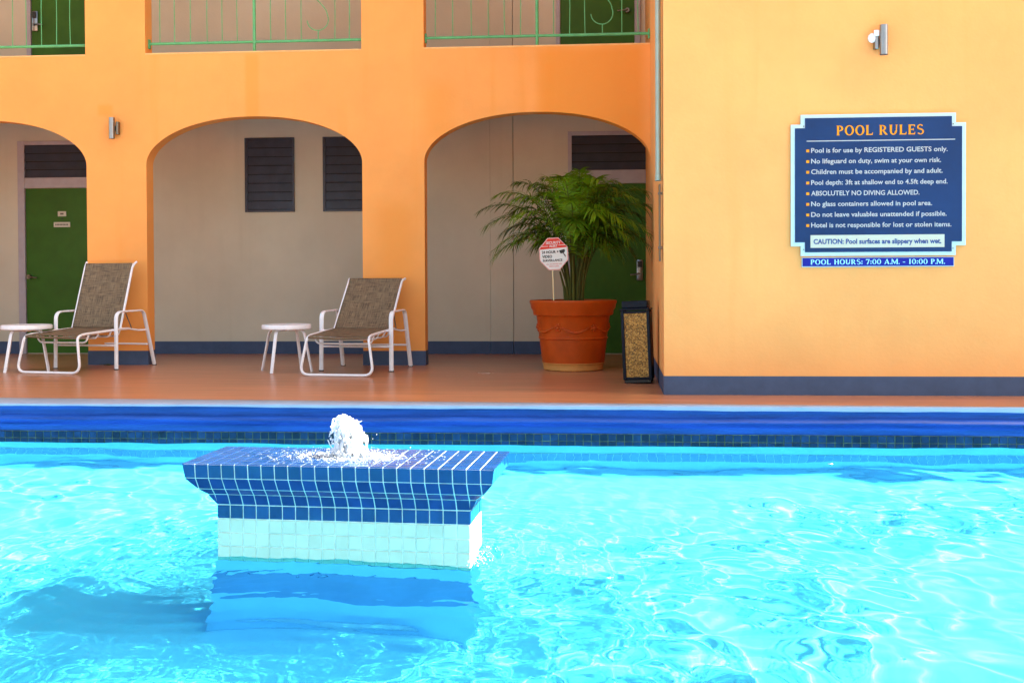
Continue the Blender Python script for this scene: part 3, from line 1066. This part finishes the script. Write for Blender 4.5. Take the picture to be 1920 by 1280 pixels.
gr.add([(-a1,-b1,.146+Z0),(a1,-b1,.146+Z0),(a1,b1,.146+Z0),(-a1,b1,.146+Z0)], [(0,1,2,3)])
gr.build('grout', M['grout'], ft)
G_ = 0.0026
allt = []     # (weight, MB, material)
def ftile(pts, nrm, mt, w):
    """quad tile proud of the grout with thickness"""
    pts = [Vector(p) for p in pts]
    c = sum(pts, Vector())/len(pts)
    nrm = Vector(nrm).normalized()
    j = rnd.uniform(-.0004, .0006)
    tl = Vector((rnd.uniform(-1,1), rnd.uniform(-1,1), rnd.uniform(-1,1)))*.0006
    back = [p-nrm*.004 for p in pts]
    fr_ = [p-nrm*.0012+nrm*j for p in pts]
    ins = [p+(c-p).normalized()*.0022+nrm*j + nrm*tl.dot((p-c).normalized()) for p in pts]
    n = len(pts)
    m_ = MB()
    fs = [tuple(range(2*n, 3*n))]
    for k in range(n):
        k2 = (k+1) % n
        fs.append((k, k2, k2+n, k+n)); fs.append((k+n, k2+n, k2+2*n, k+2*n))
    m_.add(back+fr_+ins, fs)
    allt.append((w, m_, mt))
def face_rows(side, rws, mt, w):
    """side 0 front, 1 right, 2 back, 3 left"""
    ang = side*PI/2
    rot = Matrix.Rotation(ang, 3, 'Z')
    for (o0, z0), (o1, z1) in rws:
        h0x, h0y = half(o0); h1x, h1y = half(o1)
        if side % 2 == 0: w0, w1, d0, d1 = h0x, h1x, h0y, h1y
        else: w0, w1, d0, d1 = h0y, h1y, h0x, h1x
        wm = max(w0, w1)
        n = int(math.ceil(2*wm/TP - .15))
        n += (n + 1) % 2          # odd count: joints run on from row to row
        st = -n*TP/2
        dz = Vector((0, -(d1-d0), z1-z0)).normalized()
        nr = Vector((0, -(z1-z0), -(d1-d0))).normalized()
        g = dz*G_
        for k in range(n):
            xa, xb = st+k*TP+G_, st+(k+1)*TP-G_
            cl = lambda x_, h: max(-h+G_, min(h-G_, x_))
            q_ = [(cl(xa,w0), -d0, z0), (cl(xb,w0), -d0, z0), (cl(xb,w1), -d1, z1), (cl(xa,w1), -d1, z1)]
            if q_[1][0]-q_[0][0] < .004 and q_[2][0]-q_[3][0] < .004: continue
            q_ = [Vector(q_[0])+g, Vector(q_[1])+g, Vector(q_[2])-g, Vector(q_[3])-g]
            u_ = [q_[0]]
            for p in q_[1:]:
                if (p-u_[-1]).length > .001: u_.append(p)
            if (u_[-1]-u_[0]).length < .001: u_.pop()
            if len(u_) < 3: continue
            ftile([rot @ (p+Vector((0,0,Z0))) for p in u_], rot @ nr, mt, w)
segs = list(zip(prof[:-1], prof[1:]))
for side, w in ((0, 10), (1, 8), (2, 1), (3, 1)):
    face_rows(side, segs, 'tile_blue', w)
    wr = [((0, -.128-TP*(k+1)), (0, -.128-TP*k)) for k in range(4)]
    face_rows(side, wr, 'tile_white', w-2 if side else 6)
# top
hx, hy = half(prof[-1][0])
ny_ = 8; ty = 2*hy/ny_
for a in range(23):
    for b in range(ny_):
        x0, x1 = -TW/2+a*TP+G_, -TW/2+(a+1)*TP-G_
        y0, y1 = -hy+b*ty+G_*1.7, -hy+(b+1)*ty-G_*1.7
        ftile([(x0,y0,.150+Z0),(x1,y0,.150+Z0),(x1,y1,.150+Z0),(x0,y1,.150+Z0)], (0,0,1), 'tile_blue', 7.5 if b < 5 else 3)
allt.sort(key=lambda q_: -q_[0])
for w, m_, mt in allt[:298]:
    m_.build('tile', M[mt], ft)
for mt in ('tile_blue', 'tile_white'):
    r_ = MB()
    for w, m_, t_ in allt[298:]:
        if t_ == mt: r_.add(m_.v, m_.f)
    if r_.v: tag(r_.build('small_tiles', M[mt], ft), kind='stuff')
# submerged tile band and white plaster plinth below
pl = MB()
a_, b_ = BW/2+.001, BD/2+.001
pl.box(-a_, a_, -b_, b_, 0, Z0-.128-4*TP-.004)
pl.build('plinth', M['plaster'], ft)
bd = MB()
x_ = -BW/2
k = 0
while k < 19:
    for (y_, s_) in ((-b_, -1), (b_, 1)):
        bd.box(x_+k*TP, x_+(k+1)*TP, min(y_, y_+s_*.006), max(y_, y_+s_*.006), Z0-.90, Z0-.56)
    k += 1
tag(bd.build('submerged_band', M['tile_sub'], ft), kind='stuff')

# water jet: merged blobs, remeshed, plus spray and the sheet of water racing over the slab
jet = thing('water_jet', 'white bubbling water jet bursting from the blue tiled slab', 'water jet', (FX-.008, FY+.01, 0.152))
j = MB()
def jr(f): return .074*(1-f**3.2)**.5 + .004 if f < 1 else .004
for k in range(700):
    f = rnd.random()
    z_ = f*.190
    a = rnd.uniform(0, 2*PI); rr = jr(f)*math.sqrt(rnd.random())*.93
    j.ico((-.030*f*f+rr*math.cos(a), rr*math.sin(a)*.8, z_), rnd.uniform(.006, .013)*(1.05-.25*f), 1, (.8, .8, 1.9))
for k in range(330):      # ragged edge lumps
    f = rnd.random(); z_ = f*.195
    a = rnd.uniform(0, 2*PI)
    rad = jr(f)*rnd.uniform(.98, 1.16)+.004
    j.ico((-.030*f*f+rad*math.cos(a), rad*math.sin(a)*.8, z_), rnd.uniform(.0026, .0055), 1, (1, 1, 1.8))
for (pts, r0) in (([(-.05,-.01,.10),(-.085,-.01,.15),(-.078,-.01,.185),(-.055,0,.175)], .005), ([(.05,-.01,.09),(.088,-.01,.11),(.09,-.01,.07),(.084,-.02,.04)], .005),
                  ([(-.06,-.03,.02),(-.09,-.03,.06),(-.10,-.03,.085)], .004), ([(.02,0,.16),(.05,0,.165),(.062,0,.172)], .003)):
    j.tube(rounded(pts, .03), r0, 6)
jo = j.build('plume', M['foam'], jet)
rm = jo.modifiers.new('merge', 'REMESH'); rm.mode = 'VOXEL'; rm.voxel_size = .0024; rm.use_smooth_shade = True
sm_ = jo.modifiers.new('soften', 'SMOOTH'); sm_.iterations = 8; sm_.factor = .5
sp = MB()
for k in range(420):
    a = rnd.uniform(0, 2*PI); d = abs(rnd.gauss(0, .10))+.05
    z_ = max(0.002, rnd.expovariate(1/.014) if rnd.random() < .97 else rnd.uniform(0, .12))
    if z_ > .03 and d > .13: continue
    sp.ico((d*math.cos(a)*1.25-.02, d*math.sin(a)*.8, z_), rnd.uniform(.0012, .0034), 1)
tag(sp.build('spray', M['foam'], jet), kind='stuff')
# film with foamy wavelets on the slab
fl = MB()
nxf, nyf = 150, 54
for a in range(nxf+1):
    for b in range(nyf+1):
        pass
vs = []
for b in range(nyf+1):
    for a in range(nxf+1):
        x_ = -hx+.006+(2*hx-.012)*a/nxf; y_ = -hy+.006+(2*hy-.012)*b/nyf
        d = math.hypot(x_+.01, (y_-.0)*1.2)
        h = .0026 + .0018*math.sin(d*95+2.2*math.sin(a*.31)+1.7*math.sin(b*.47)) + .0013*math.sin(a*1.13+b*.71)*math.sin(b*1.37-a*.4)
        h += .006*math.exp(-(d/.10)**2)
        vs.append((x_, y_, .151+Z0+max(h, -.0005)*(0.35+1.3*math.exp(-d/.35))))
fs = []
for b in range(nyf):
    for a in range(nxf):
        i = b*(nxf+1)+a
        fs.append((i, i+1, i+nxf+2, i+nxf+1))
fl.add(vs, fs, True)
fm = water_mat(); fm.name = 'film_water'
for n_ in fm.node_tree.nodes:
    if n_.type == 'MATH': n_.inputs[1].default_value = 0.6
    if n_.type == 'BSDF_REFRACTION': n_.inputs['Color'].default_value = (.9, .97, 1, 1)
fo = MB()
for k in range(800):  # foam near the jet; scattered white flecks also stand in for sparkle highlights
    a = rnd.uniform(0, 2*PI); d = .07+abs(rnd.gauss(0, .12))
    x_, y_ = d*math.cos(a)*1.5, d*math.sin(a)*.8
    if abs(x_) > hx-.02 or abs(y_) > hy-.015: continue
    s_ = rnd.uniform(.0010, .0032)*(1.25 if d < .18 else .75)
    fo.ico((x_, y_, .1535+Z0), s_, 1, (rnd.uniform(1, 3.2), rnd.uniform(.7, 1.3), .55))
tag(fo.build('foam', M['foam'], ft), kind='stuff')
flo = fl.build('water_sheet', M['film'], ft)

# splash where water falls off the right end
spl = MB()
for k in range(200):
    x_ = .60+abs(rnd.gauss(0, .045)); y_ = rnd.uniform(-.20, .10)
    z_ = abs(rnd.gauss(0, .014))
    spl.ico((FX+x_*math.cos(FRZ)-y_*math.sin(FRZ), FY+x_*math.sin(FRZ)+y_*math.cos(FRZ), WATER_Z+z_), rnd.uniform(.0010, .0032), 1)
o = spl.build('splash', M['foam'])
tag(o, 'white splash of droplets at the foot of the fountain plinth', 'splash', kind='stuff')

# ================================================================== loungers
def lounger(label, loc, rz, back_deg, back_len):
    t = thing('sun_lounger', label, 'sun lounger', loc, rz, 'white framed sling loungers')
    # local: +Y to the foot end (rotated to face the pool), +X to the sitter's left
    W = .335
    hinge = Vector((0, -.16, .452)); front = Vector((0, .60, .405))
    # side frame loop: hinge end, rail, down to the skid and across
    f = MB()
    sk = .405
    path = [(-W, -.30, .455), (-W, hinge.y, .455), (-W, .52, .425), (-W-.004, .615, .40), (-sk, .66, .015), (sk, .66, .015), (W+.004, .615, .40), (W, .52, .425), (W, hinge.y, .455), (W, -.30, .455)]
    f.tube(rounded(path, [0, .04, .05, .05, .11, .11, .05, .05, .04, 0], 6), .0145, 10)
    f.build('skid_frame', M['white'], t)
    # arms with legs: flat strap bent over
    for s in (-1, 1):
        a = MB()
        pts = rounded([(s*.405, .03, .0), (s*.400, .02, .655), (s*.400, -.50, .665), (s*.412, -.70, .0)], [0, .09, .07, 0], 7)
        a.tube(pts, .012, 10, flat=(1.0, 2.1), up=(0, 1, 0))
        a.build('armrest', M['white'], t)
        b_ = MB(); b_.tube([(s*.330, -.30, .455), (s*.365, -.45, .43), (s*.402, -.60, .43)], .011, 8)
        b_.tube([(s*.330, .02, .448), (s*.402, .02, .45)], .012, 8)
        b_.build('bracket', M['white'], t)
        for y_ in (.03, -.70):
            g = MB(); g.tube([(s*(.405 if y_ > 0 else .412), y_, .0), (s*(.405 if y_ > 0 else .412), y_, .012)], .015, 8, flat=(1, 2.0), up=(0, 1, 0)); g.build('foot_cap', M['black'], t)
    # stretchers
    for y_, z_ in ((.03, .275), (-.58, .26)):
        b_ = MB(); b_.tube([(-.40, y_, z_), (.40, y_, z_)], .0115, 8); b_.build('stretcher', M['white'], t)
    # bowed cross supports under the seat
    for y_, d in ((.42, .095), (.24, .075), (.02, .07), (-.14, .07)):
        zr = .425 if y_ > .3 else .445
        b_ = MB(); b_.tube(rounded([(-W, y_, zr), (-W+.03, y_, zr-d), (W-.03, y_, zr-d), (W, y_, zr)], .07), .0105, 8)
        b_.build('cross_support', M['white'], t)
    # seat sling with slight sag
    def sling(p0, p1, w, sag, lip=0, n=(14, 30)):
        m_ = MB()
        L = (p1-p0).length
        d = (p1-p0).normalized(); nr = Vector((1, 0, 0)).cross(d).normalized()
        if nr.z < 0: nr = -nr
        vs = []
        for i in range(n[1]+1):
            v = i/n[1]
            for k in range(n[0]+1):
                u = k/n[0]*2-1
                off = -sag*(1-u*u)*math.sin(PI*min(1, max(0, v)))**.5 if 0 < v < 1 else 0
                vs.append(p0+d*(L*v)+Vector((u*w, 0, 0))+nr*(off+.006))
        fs = []; uv = []
        for i in range(n[1]):
            for k in range(n[0]):
                a_ = i*(n[0]+1)+k
                fs.append((a_, a_+1, a_+n[0]+2, a_+n[0]+1))
                u0, u1 = k/n[0]*w*2, (k+1)/n[0]*w*2
                v0, v1 = i/n[1]*L, (i+1)/n[1]*L
                uv.append([(u0, v0), (u1, v0), (u1, v1), (u0, v1)])
        m_.add(vs, fs, True, uv)
        nn = len(vs)
        return m_, nr
    m_, _ = sling(Vector((0, .60, .412)), hinge+Vector((0, .0, .006)), W-.012, .020)
    so = m_.build('seat_sling', M['sling'], t)
    sd = so.modifiers.new('cloth', 'SOLIDIFY'); sd.thickness = .004
    # rolled front hem of the seat
    hb = MB(); hb.tube([(-W+.01, .610, .405), (0, .612, .392), (W-.01, .610, .405)], .012, 8); hb.build('seat_hem', M['sling'], so)
    # backrest
    th = R(back_deg)
    bd_ = Vector((0, -math.cos(th), math.sin(th)))
    top_ = hinge + bd_*back_len
    m_, nr = sling(hinge+bd_*.015, top_-bd_*.02, W-.018, .022)
    bo = m_.build('back_sling', M['sling'], t)
    sd = bo.modifiers.new('cloth', 'SOLIDIFY'); sd.thickness = .004
    bk = Vector((0, -math.sin(th), -math.cos(th)))
    for s in (-1, 1):
        b_ = MB()
        tip = top_ + bd_*.012 + bk*.0
        pts = rounded([(s*(W-.012), hinge.y, hinge.z-.005), Vector((s*(W-.012), 0, 0))+top_-bd_*.05, Vector((s*(W+.006), 0, 0))+top_+bd_*.01+bk*.035], .05)
        b_.tube(pts, .0135, 10)
        b_.build('back_rail', M['white'], t)
        b_ = MB(); b_.tube([Vector((s*(W-.01), 0, 0))+hinge+bd_*.24, (s*(W+.01), hinge.y-.20, .44)], .006, 6)
        b_.build('prop', M['chrome'], t)
    b_ = MB(); b_.tube([Vector((-W+.01, 0, 0))+top_-bd_*.03+bk*.012, Vector((W-.01, 0, 0))+top_-bd_*.03+bk*.012], .011, 8)
    b_.build('back_bar', M['white'], t)
    return t
lounger('white framed lounger with upright brown sling back against the left pier', (-5.775, 11.845, 0), PI-R(11), 71, .83)
lounger('white framed lounger with lower reclined brown back beside the middle pier', (-2.585, 11.62, 0), PI-R(6.5), 47, .80)

# ================================================================== side tables
def side_table(label, x, y, rot):
    t = thing('side_table', label, 'side table', (x, y, 0), rot, 'round white side tables')
    m_ = MB()
    rr = .270
    m_.lathe([(0, .518), (rr-.03, .518), (rr-.018, .522), (rr-.006, .520), (rr, .510), (rr, .478), (rr-.006, .470), (rr-.02, .470), (rr-.024, .498), (0, .500)], n=56)
    m_.build('tabletop', M['white'], t)
    for k in range(4):
        a = PI/4 + k*PI/2
        c, s = math.cos(a), math.sin(a)
        l = MB()
        l.tube(rounded([(c*.05, s*.05, .462), (c*.215, s*.215, .462), (c*.315, s*.315, 0.002)], .06), .0115, 8, flat=(1.0, 1.8), up=(-s, c, 0) if False else (0, 0, 1))
        l.build('leg', M['white'], t)
    b = MB(); b.tube([(-.05, 0, .462), (.05, 0, .462)], .02, 8); b.build('hub', M['white'], t)
    return t
side_table('round white side table at the foot of the left lounger', -6.36, 11.60, R(28))
side_table('round white side table standing beside the reclined lounger', -3.37, 11.60, R(120))

# ================================================================== planter
PXc, PYc = -0.203, 11.92
pot = thing('terracotta_planter', 'large terracotta planter with garland relief holding a palm', 'planter', (PXc, PYc, 0))
pr = [(.0, .0), (.325, .0), (.333, .012), (.335, .050), (.341, .080), (.346, .084), (.348, .10), (.376, .345), (.387, .352), (.388, .362), (.379, .372), (.408, .598), (.412, .604), (.440, .610), (.447, .622), (.448, .655), (.470, .69), (.476, .73), (.486, .748), (.487, .765), (.478, .775), (.445, .777), (.436, .770), (.43, .70), (.40, .69)]
m_ = MB(); m_.lathe([q_ for q_ in pr if q_[1] > .083 or False], n=72); m_.build('pot', M['terracotta'], pot, 40)
m_ = MB(); m_.lathe([(0, 0.002), (.322, .002), (.333, .012), (.335, .050), (.343, .078), (.350, .084), (.344, .090), (.30, .09)], n=72); m_.build('foot_ring', M['terra_pale'], pot, 40)
m_ = MB(); m_.lathe([(0, .735), (.2, .742), (.432, .722)], n=40); m_.build('soil', M['soil'], pot)
for k in range(26):
    a = rnd.uniform(0, 2*PI); r_ = rnd.uniform(.1, .40)
    m_ = MB(); m_.ico((r_*math.cos(a), r_*math.sin(a), .745+rnd.uniform(0, .012)), rnd.uniform(.012, .024), 1, (1.2, 1, .8)); m_.build('bark_chip', M['soil'], pot)
# garland relief: rosettes joined by swags, six round the pot
def on_pot(a, z_, out):
    r_ = .379+(z_-.372)/(.598-.372)*.029 + out
    return Vector((r_*math.cos(a), r_*math.sin(a), z_))
for k in range(6):
    a0 = -PI/2 - .42 + k*PI/3
    m_ = MB()
    m_.ico(on_pot(a0, .475, .004), .020, 2, (1, 1, 1))
    for q_ in range(7):
        aa = q_*2*PI/7
        m_.ico(on_pot(a0+.075*math.cos(aa), .475+.030*math.sin(aa), .001), .015, 1)
    for q_ in range(5):
        m_.ico(on_pot(a0+rnd.uniform(-.16, .16), .475+rnd.uniform(-.05, .04), 0), .012, 1)
    m_.build('rosette', M['terracotta'], pot, 180)
    m_ = MB()
    pts = [on_pot(a0+.11+.80*t_/12, .482-.055*math.sin(PI*t_/12), .002) for t_ in range(13)]
    m_.tube(pts, [.006+.008*math.sin(PI*t_/12) for t_ in range(13)], 8)
    for t_ in range(1, 12, 2): m_.ico(pts[t_]+Vector((0, 0, .008)), .010, 1)
    m_.build('swag', M['terracotta'], pot, 180)

# palm
palm = thing('areca_palm', 'bushy green areca palm with arching fronds growing in the terracotta planter', 'palm', (PXc+.02, PYc, .735))
def frond(az, Lh, rise, droop, side=0.0, start=.09, lf=.25, n=30, twist=0.0):
    """rachis from the clump, arching out; two combs of leaflets"""
    d = Vector((math.cos(az), math.sin(az), 0)); s = Vector((-d.y, d.x, 0))
    N = 26
    pts = []
    b0 = d*start*rnd.uniform(.3, 1.0) + s*rnd.uniform(-.05, .05)
    for k in range(N+1):
        t_ = k/N
        out = Lh*(t_**1.75)
        up = rise*(1-(1-t_)**1.75)*1.0 - droop*t_**3.4
        pts.append(b0 + d*out + s*(side*t_*t_) + Vector((0, 0, up)))
    fr_ = MB()
    m_ = MB()
    m_.tube(pts, [.0085*(1-.78*k/N) for k in range(N+1)], 6)
    stem_o = m_.build('stem', M['stem'], palm)
    start_t = .40
    for k in range(n):
        t_ = start_t + (1-start_t)*k/(n-1)
        f = t_*N; i = min(N-1, int(f)); w = f-i
        p = pts[i].lerp(pts[i+1], w)
        tg = (pts[i+1]-pts[i]).normalized()
        sd_ = tg.cross(Vector((0, 0, 1)))
        if sd_.length < .1: sd_ = s.copy()
        sd_.normalize()
        nrm = sd_.cross(tg).normalized()
        ll = lf*(math.sin(PI*(.12+.80*(k/(n-1))))**.6)*rnd.uniform(.85, 1.1)
        for sg_ in (-1, 1):
            fw = .75 + .5*(k/(n-1))
            dr = (sd_*sg_*.85 + tg*fw*.8 + nrm*rnd.uniform(.05, .55) + Vector((rnd.uniform(-.12, .12), rnd.uniform(-.12, .12), rnd.uniform(-.1, .1)))).normalized()
            wd = (tg.cross(dr)).cross(dr).normalized() if False else dr.cross(nrm).normalized()
            W0 = .0070*rnd.uniform(.8, 1.2)
            dp_ = rnd.uniform(.35, .85)
            P = []
            seg = 4
            for q_ in range(seg+1):
                v = q_/seg
                c = p + dr*(ll*v) + Vector((0, 0, -1))*(ll*dp_*v*v)
                ww = W0*(1-v**2.2)*(.55+.9*min(1, v*3)) if q_ else W0*.4
                P += [c-wd*ww, c+wd*ww*1.0]
            fr_.add(P, [(2*q_, 2*q_+1, 2*q_+3, 2*q_+2) for q_ in range(seg)], True)
    o_ = fr_.build('frond', M['frond'], palm, 180)
    return o_
FR = [  # az(deg), reach, rise, droop, side
    (178, 1.04, 1.30, .26, .05), (192, .98, 1.18, .30, -.05), (152, .80, 1.28, .24, .0), (197, .88, 1.02, .42, .0), (186, .86, .96, .42, .05),
    (170, .62, 1.44, .08, .0), (205, .66, 1.32, .18, .0), (128, .50, 1.46, .12, .0), (255, .40, 1.46, .10, .0), (272, .34, 1.48, .04, .0),
    (90, .30, 1.48, .08, .0), (300, .42, 1.46, .12, .0), (60, .42, 1.40, .14, .0), (20, .56, 1.40, .18, .0), (340, .66, 1.34, .20, .0),
    (0, .80, 1.30, .26, .0), (335, .78, 1.16, .40, .0), (12, .76, 1.08, .44, .0), (318, .60, 1.24, .34, .0), (292, .46, 1.24, .28, .0),
    (350, .60, 1.00, .46, .0), (276, .30, 1.10, .25, .0), (165, .60, 1.14, .24, .0), (310, .46, .98, .36, .0), (40, .45, 1.2, .20, .0),
    (110, .45, 1.2, .20, .0), (182, .55, 1.30, .14, 0), (345, .45, 1.44, .10, 0), (283, .22, 1.40, .04, 0), (160, .72, 1.02, .34, 0),
    (262, .26, 1.24, .12, 0), (325, .52, 1.38, .14, 0), (10, .66, 1.22, .26, 0), (175, .78, 1.10, .30, 0), (288, .34, 1.36, .10, 0),
    (240, .34, 1.42, .06, 0), (142, .56, 1.36, .12, 0), (30, .60, 1.30, .20, 0), (305, .36, 1.16, .22, 0), (5, .52, 1.10, .30, 0),
    (190, .40, 1.40, .08, 0), (215, .30, 1.30, .10, 0), (350, .36, 1.36, .10, 0), (15, .30, 1.44, .06, 0), (100, .36, 1.36, .1, 0), (160, .36, 1.46, .05, 0),
    (320, .36, 1.22, .18, 0), (30, .40, 1.10, .25, 0), (150, .44, 1.05, .25, 0), (70, .35, 1.2, .15, 0), (200, .70, 1.20, .26, 0), (325, .66, 1.06, .34, 0), (0, .70, 1.40, .16, 0), (176, .86, 1.40, .18, 0),
    (170, .42, .92, .26, 0), (195, .36, .86, .20, 0), (330, .40, .84, .28, 0), (300, .34, .90, .24, 0), (350, .44, .88, .30, 0), (285, .24, .95, .16, 0),
    (20, .40, .92, .25, 0), (140, .40, .9, .2, 0), (270, .20, 1.02, .10, 0), (315, .30, 1.04, .16, 0), (90, .3, .9, .1, 0), (183, .50, 1.02, .24, 0), (340, .30, 1.1, .14, 0)]
for (az, L, ri, dr_, sd_) in FR:
    if 140 < az < 220: L *= .94
    frond(R(az), L, ri, dr_, sd_, lf=.25+.05*rnd.random(), n=32)
for k in range(14):   # thick bare canes of the clump
    a = rnd.uniform(0, 2*PI); r_ = rnd.uniform(.02, .11)
    b0 = Vector((r_*math.cos(a), r_*math.sin(a), 0)); h = rnd.uniform(.35, .62)
    m_ = MB(); m_.tube([b0, b0*1.15+Vector((0, 0, h*.5)), b0*1.6+Vector((0, 0, h))], [.017, .014, .010], 8)
    m_.build('cane', M['stem'], palm)

# security sign on a stake
al = thing('security_sign', 'red and white octagonal security alert sign on a stake in the planter', 'sign', (-.404, 11.555, .735), R(2))
def octo(w, h, c=.31):
    return [(-w+2*w*c, -h), (w-2*w*c, -h), (w, -h+2*h*c), (w, h-2*h*c), (w-2*w*c, h), (-w+2*w*c, h), (-w, h-2*h*c), (-w, -h+2*h*c)]
ac = .545
Ra = Matrix.Rotation(R(-2.5), 4, 'Y')
def aobj(mb_, name, m):
    o_ = mb_.build(name, m, al); o_.location = (0, 0, ac); o_.rotation_euler = (0, R(-2.5), 0); return o_
m_ = MB(); m_.bbox(-.0065, .0065, -.004, .004, -.02, .40, .002); o_ = m_.build('stake', M['stake'], al); o_.rotation_euler = (0, R(-2.0), 0)
m_ = MB(); prism(m_, octo(.155, .175), -.004, 0); aobj(m_, 'panel', M['alert_pink'])
m_ = MB(); prism(m_, octo(.146, .165), -.0052, -.0045); aobj(m_, 'panel_face', M['alert_white'])
m_ = MB(); prism(m_, [(-.146, .052), (.146, .068), (.142, .075), (.056, .165), (-.056, .165), (-.146, .063)], -.0064, -.0056); aobj(m_, 'red_band', M['alert_red'])
def alet(s, xa, xb, zb, cap, m, off=.02):
    o_ = lettering(s, xa, xb, zb, cap, 0, m, al, off)
    o_.location = (0, 0, ac); o_.rotation_euler = (0, R(-2.5), 0)
    for v in o_.data.vertices: v.co.y = -.0072
    return o_
alet('SECURITY', -.080, .080, .108, .027, M['alert_white'])
alet('ALERT', -.045, .045, .074, .024, M['alert_white'])
m_ = MB(); m_.box(-.125, -.055, -.0074, -.0070, .082, .087); m_.box(.055, .128, -.0074, -.0070, .090, .095); aobj(m_, 'stripe', M['alert_white'])
alet('24 HOUR', -.128, .022, .008, .028, M['black'], .03)
alet('VIDEO', -.126, -.018, -.040, .028, M['black'], .03)
alet('SURVEILLANCE', -.122, .090, -.080, .023, M['black'], .03)
alet('ALL ACTIVITIES ARE', -.084, .086, -.116, .014, M['alert_red'], .0)
alet('MONITORED', -.052, .052, -.140, .013, M['alert_red'], .0)
m_ = MB()   # camera pictogram
for p in ([(.060,.035),(.118,.048),(.124,.028),(.112,.008),(.078,.000),(.066,.012)], [(.098,.006),(.108,.006),(.126,-.018),(.130,-.036),(.122,-.036),(.114,-.020)], [(.038,.012),(.052,.020),(.052,.030),(.038,.034)]):
    prism(m_, p, -.0074, -.0066)
aobj(m_, 'camera_symbol', M['black'])

# ================================================================== waste bin
bn = thing('waste_bin', 'navy litter bin with pebble aggregate panel beside the wing corner', 'waste bin', (.462, 10.40, 0), R(9))
LB = Matrix.Identity(4)
bin_parts = []
w, dp, hh = .138, .125, .70
m_ = MB()
m_.bbox(-w+.01, w-.01, -dp+.01, dp-.01, .0, .03, .004); bin_parts.append(m_.build('plinth', M['black'], bn))
for sx_ in (-1, 1):
    for sy_ in (-1, 1):
        m_ = MB(); m_.bbox(min(sx_*w, sx_*(w-.030)), max(sx_*w, sx_*(w-.030)), min(sy_*dp, sy_*(dp-.030)), max(sy_*dp, sy_*(dp-.030)), .03, .695, .005)
        bin_parts.append(m_.build('corner_post', M['bin'], bn))
m_ = MB(); m_.bbox(-w+.031, w-.031, -dp+.004, -dp+.03, .035, .055, .003); bin_parts.append(m_.build('rail', M['bin'], bn))
m_ = MB(); m_.bbox(-w+.031, w-.031, -dp+.004, -dp+.03, .668, .690, .003)
bin_parts.append(m_.build('rail', M['bin'], bn))
m_ = MB(); m_.box(-w+.030, w-.030, -dp+.010, dp-.010, .05, .672); bin_parts.append(m_.build('pebble_panel', M['pebble'], bn))
m_ = MB()
for s_ in (-1, 1): m_.bbox(s_*w-.004*s_-.004, s_*w-.004*s_+.004, -dp+.031, dp-.031, .04, .68, .002)
bin_parts.append(m_.build('side_panel', M['bin'], bn))
m_ = MB(); m_.bbox(-w-.006, w+.006, -dp-.006, dp+.006, .696, .716, .005); bin_parts.append(m_.build('collar', M['chrome'], bn)); m_.v
bin_parts[-1].data.materials[0] = M['bin']
m_ = MB(); m_.bbox(-w+.012, w-.014, -dp+.015, dp-.01, .717, .788, .010); bin_parts.append(m_.build('lid', M['bin'], bn))
bn.rotation_euler = (R(-1.0), R(-2.4), R(-9))
bn.location.z = 0.006

# ================================================================== leaves and scraps
def leaf(name, label, loc, size, m, rz):
    m_ = MB()
    o = []
    pts = [(0,0,0)]
    n = 12
    ring_ = []
    for k in range(n):
        a = 2*PI*k/n
        r_ = size*(1+.35*math.cos(a))*(.8+.2*math.cos(3*a+.5))
        ring_.append((r_*math.cos(a), r_*math.sin(a)*.55, size*.18*math.sin(2*a)))
    vs = [(0, 0, size*.1)] + ring_
    m_.add(vs, [(0, k+1, (k+1) % n+1) for k in range(n)], True)
    m_.tube([(-size*.6, 0, 0), (-size*1.5, size*.1, size*.1)], size*.05, 5)
    o_ = m_.build(name, m)
    o_.location = loc; o_.rotation_euler = (0, 0, rz)
    sd = o_.modifiers.new('body', 'SOLIDIFY'); sd.thickness = .0015
    return tag(o_, label, 'leaf')
leaf('floating_leaf', 'yellow green leaf floating on the water right of the fountain', (.074, 4.67, WATER_Z+.006), .0145, M['leaf_dry'], R(200))
leaf('floating_leaf', 'tiny orange leaf floating in the middle of the bright water', (.687, 6.09, WATER_Z+.006), .011, M['leaf_orange'], R(60))
leaf('floating_leaf', 'tiny pale orange leaf floating near the far pool wall', (1.679, 7.64, WATER_Z+.006), .013, M['leaf_orange'], R(10))
leaf('fallen_leaf', 'dark green leaf lying against the left pier under the lounger', (-5.80, 12.36, .012), .05, M['leaf_dark'], R(20))
sc_ = MB()
for k in range(14): sc_.ico((rnd.gauss(0, .05), rnd.gauss(0, .035), .004), rnd.uniform(.003, .009), 1, (1.4, 1, .6))
o_ = sc_.build('paint_chips', M['litter']); o_.location = (-1.13, 11.35, 0)
tag(o_, 'small pale scraps scattered on the brown deck in front of the arch', 'litter', kind='stuff')
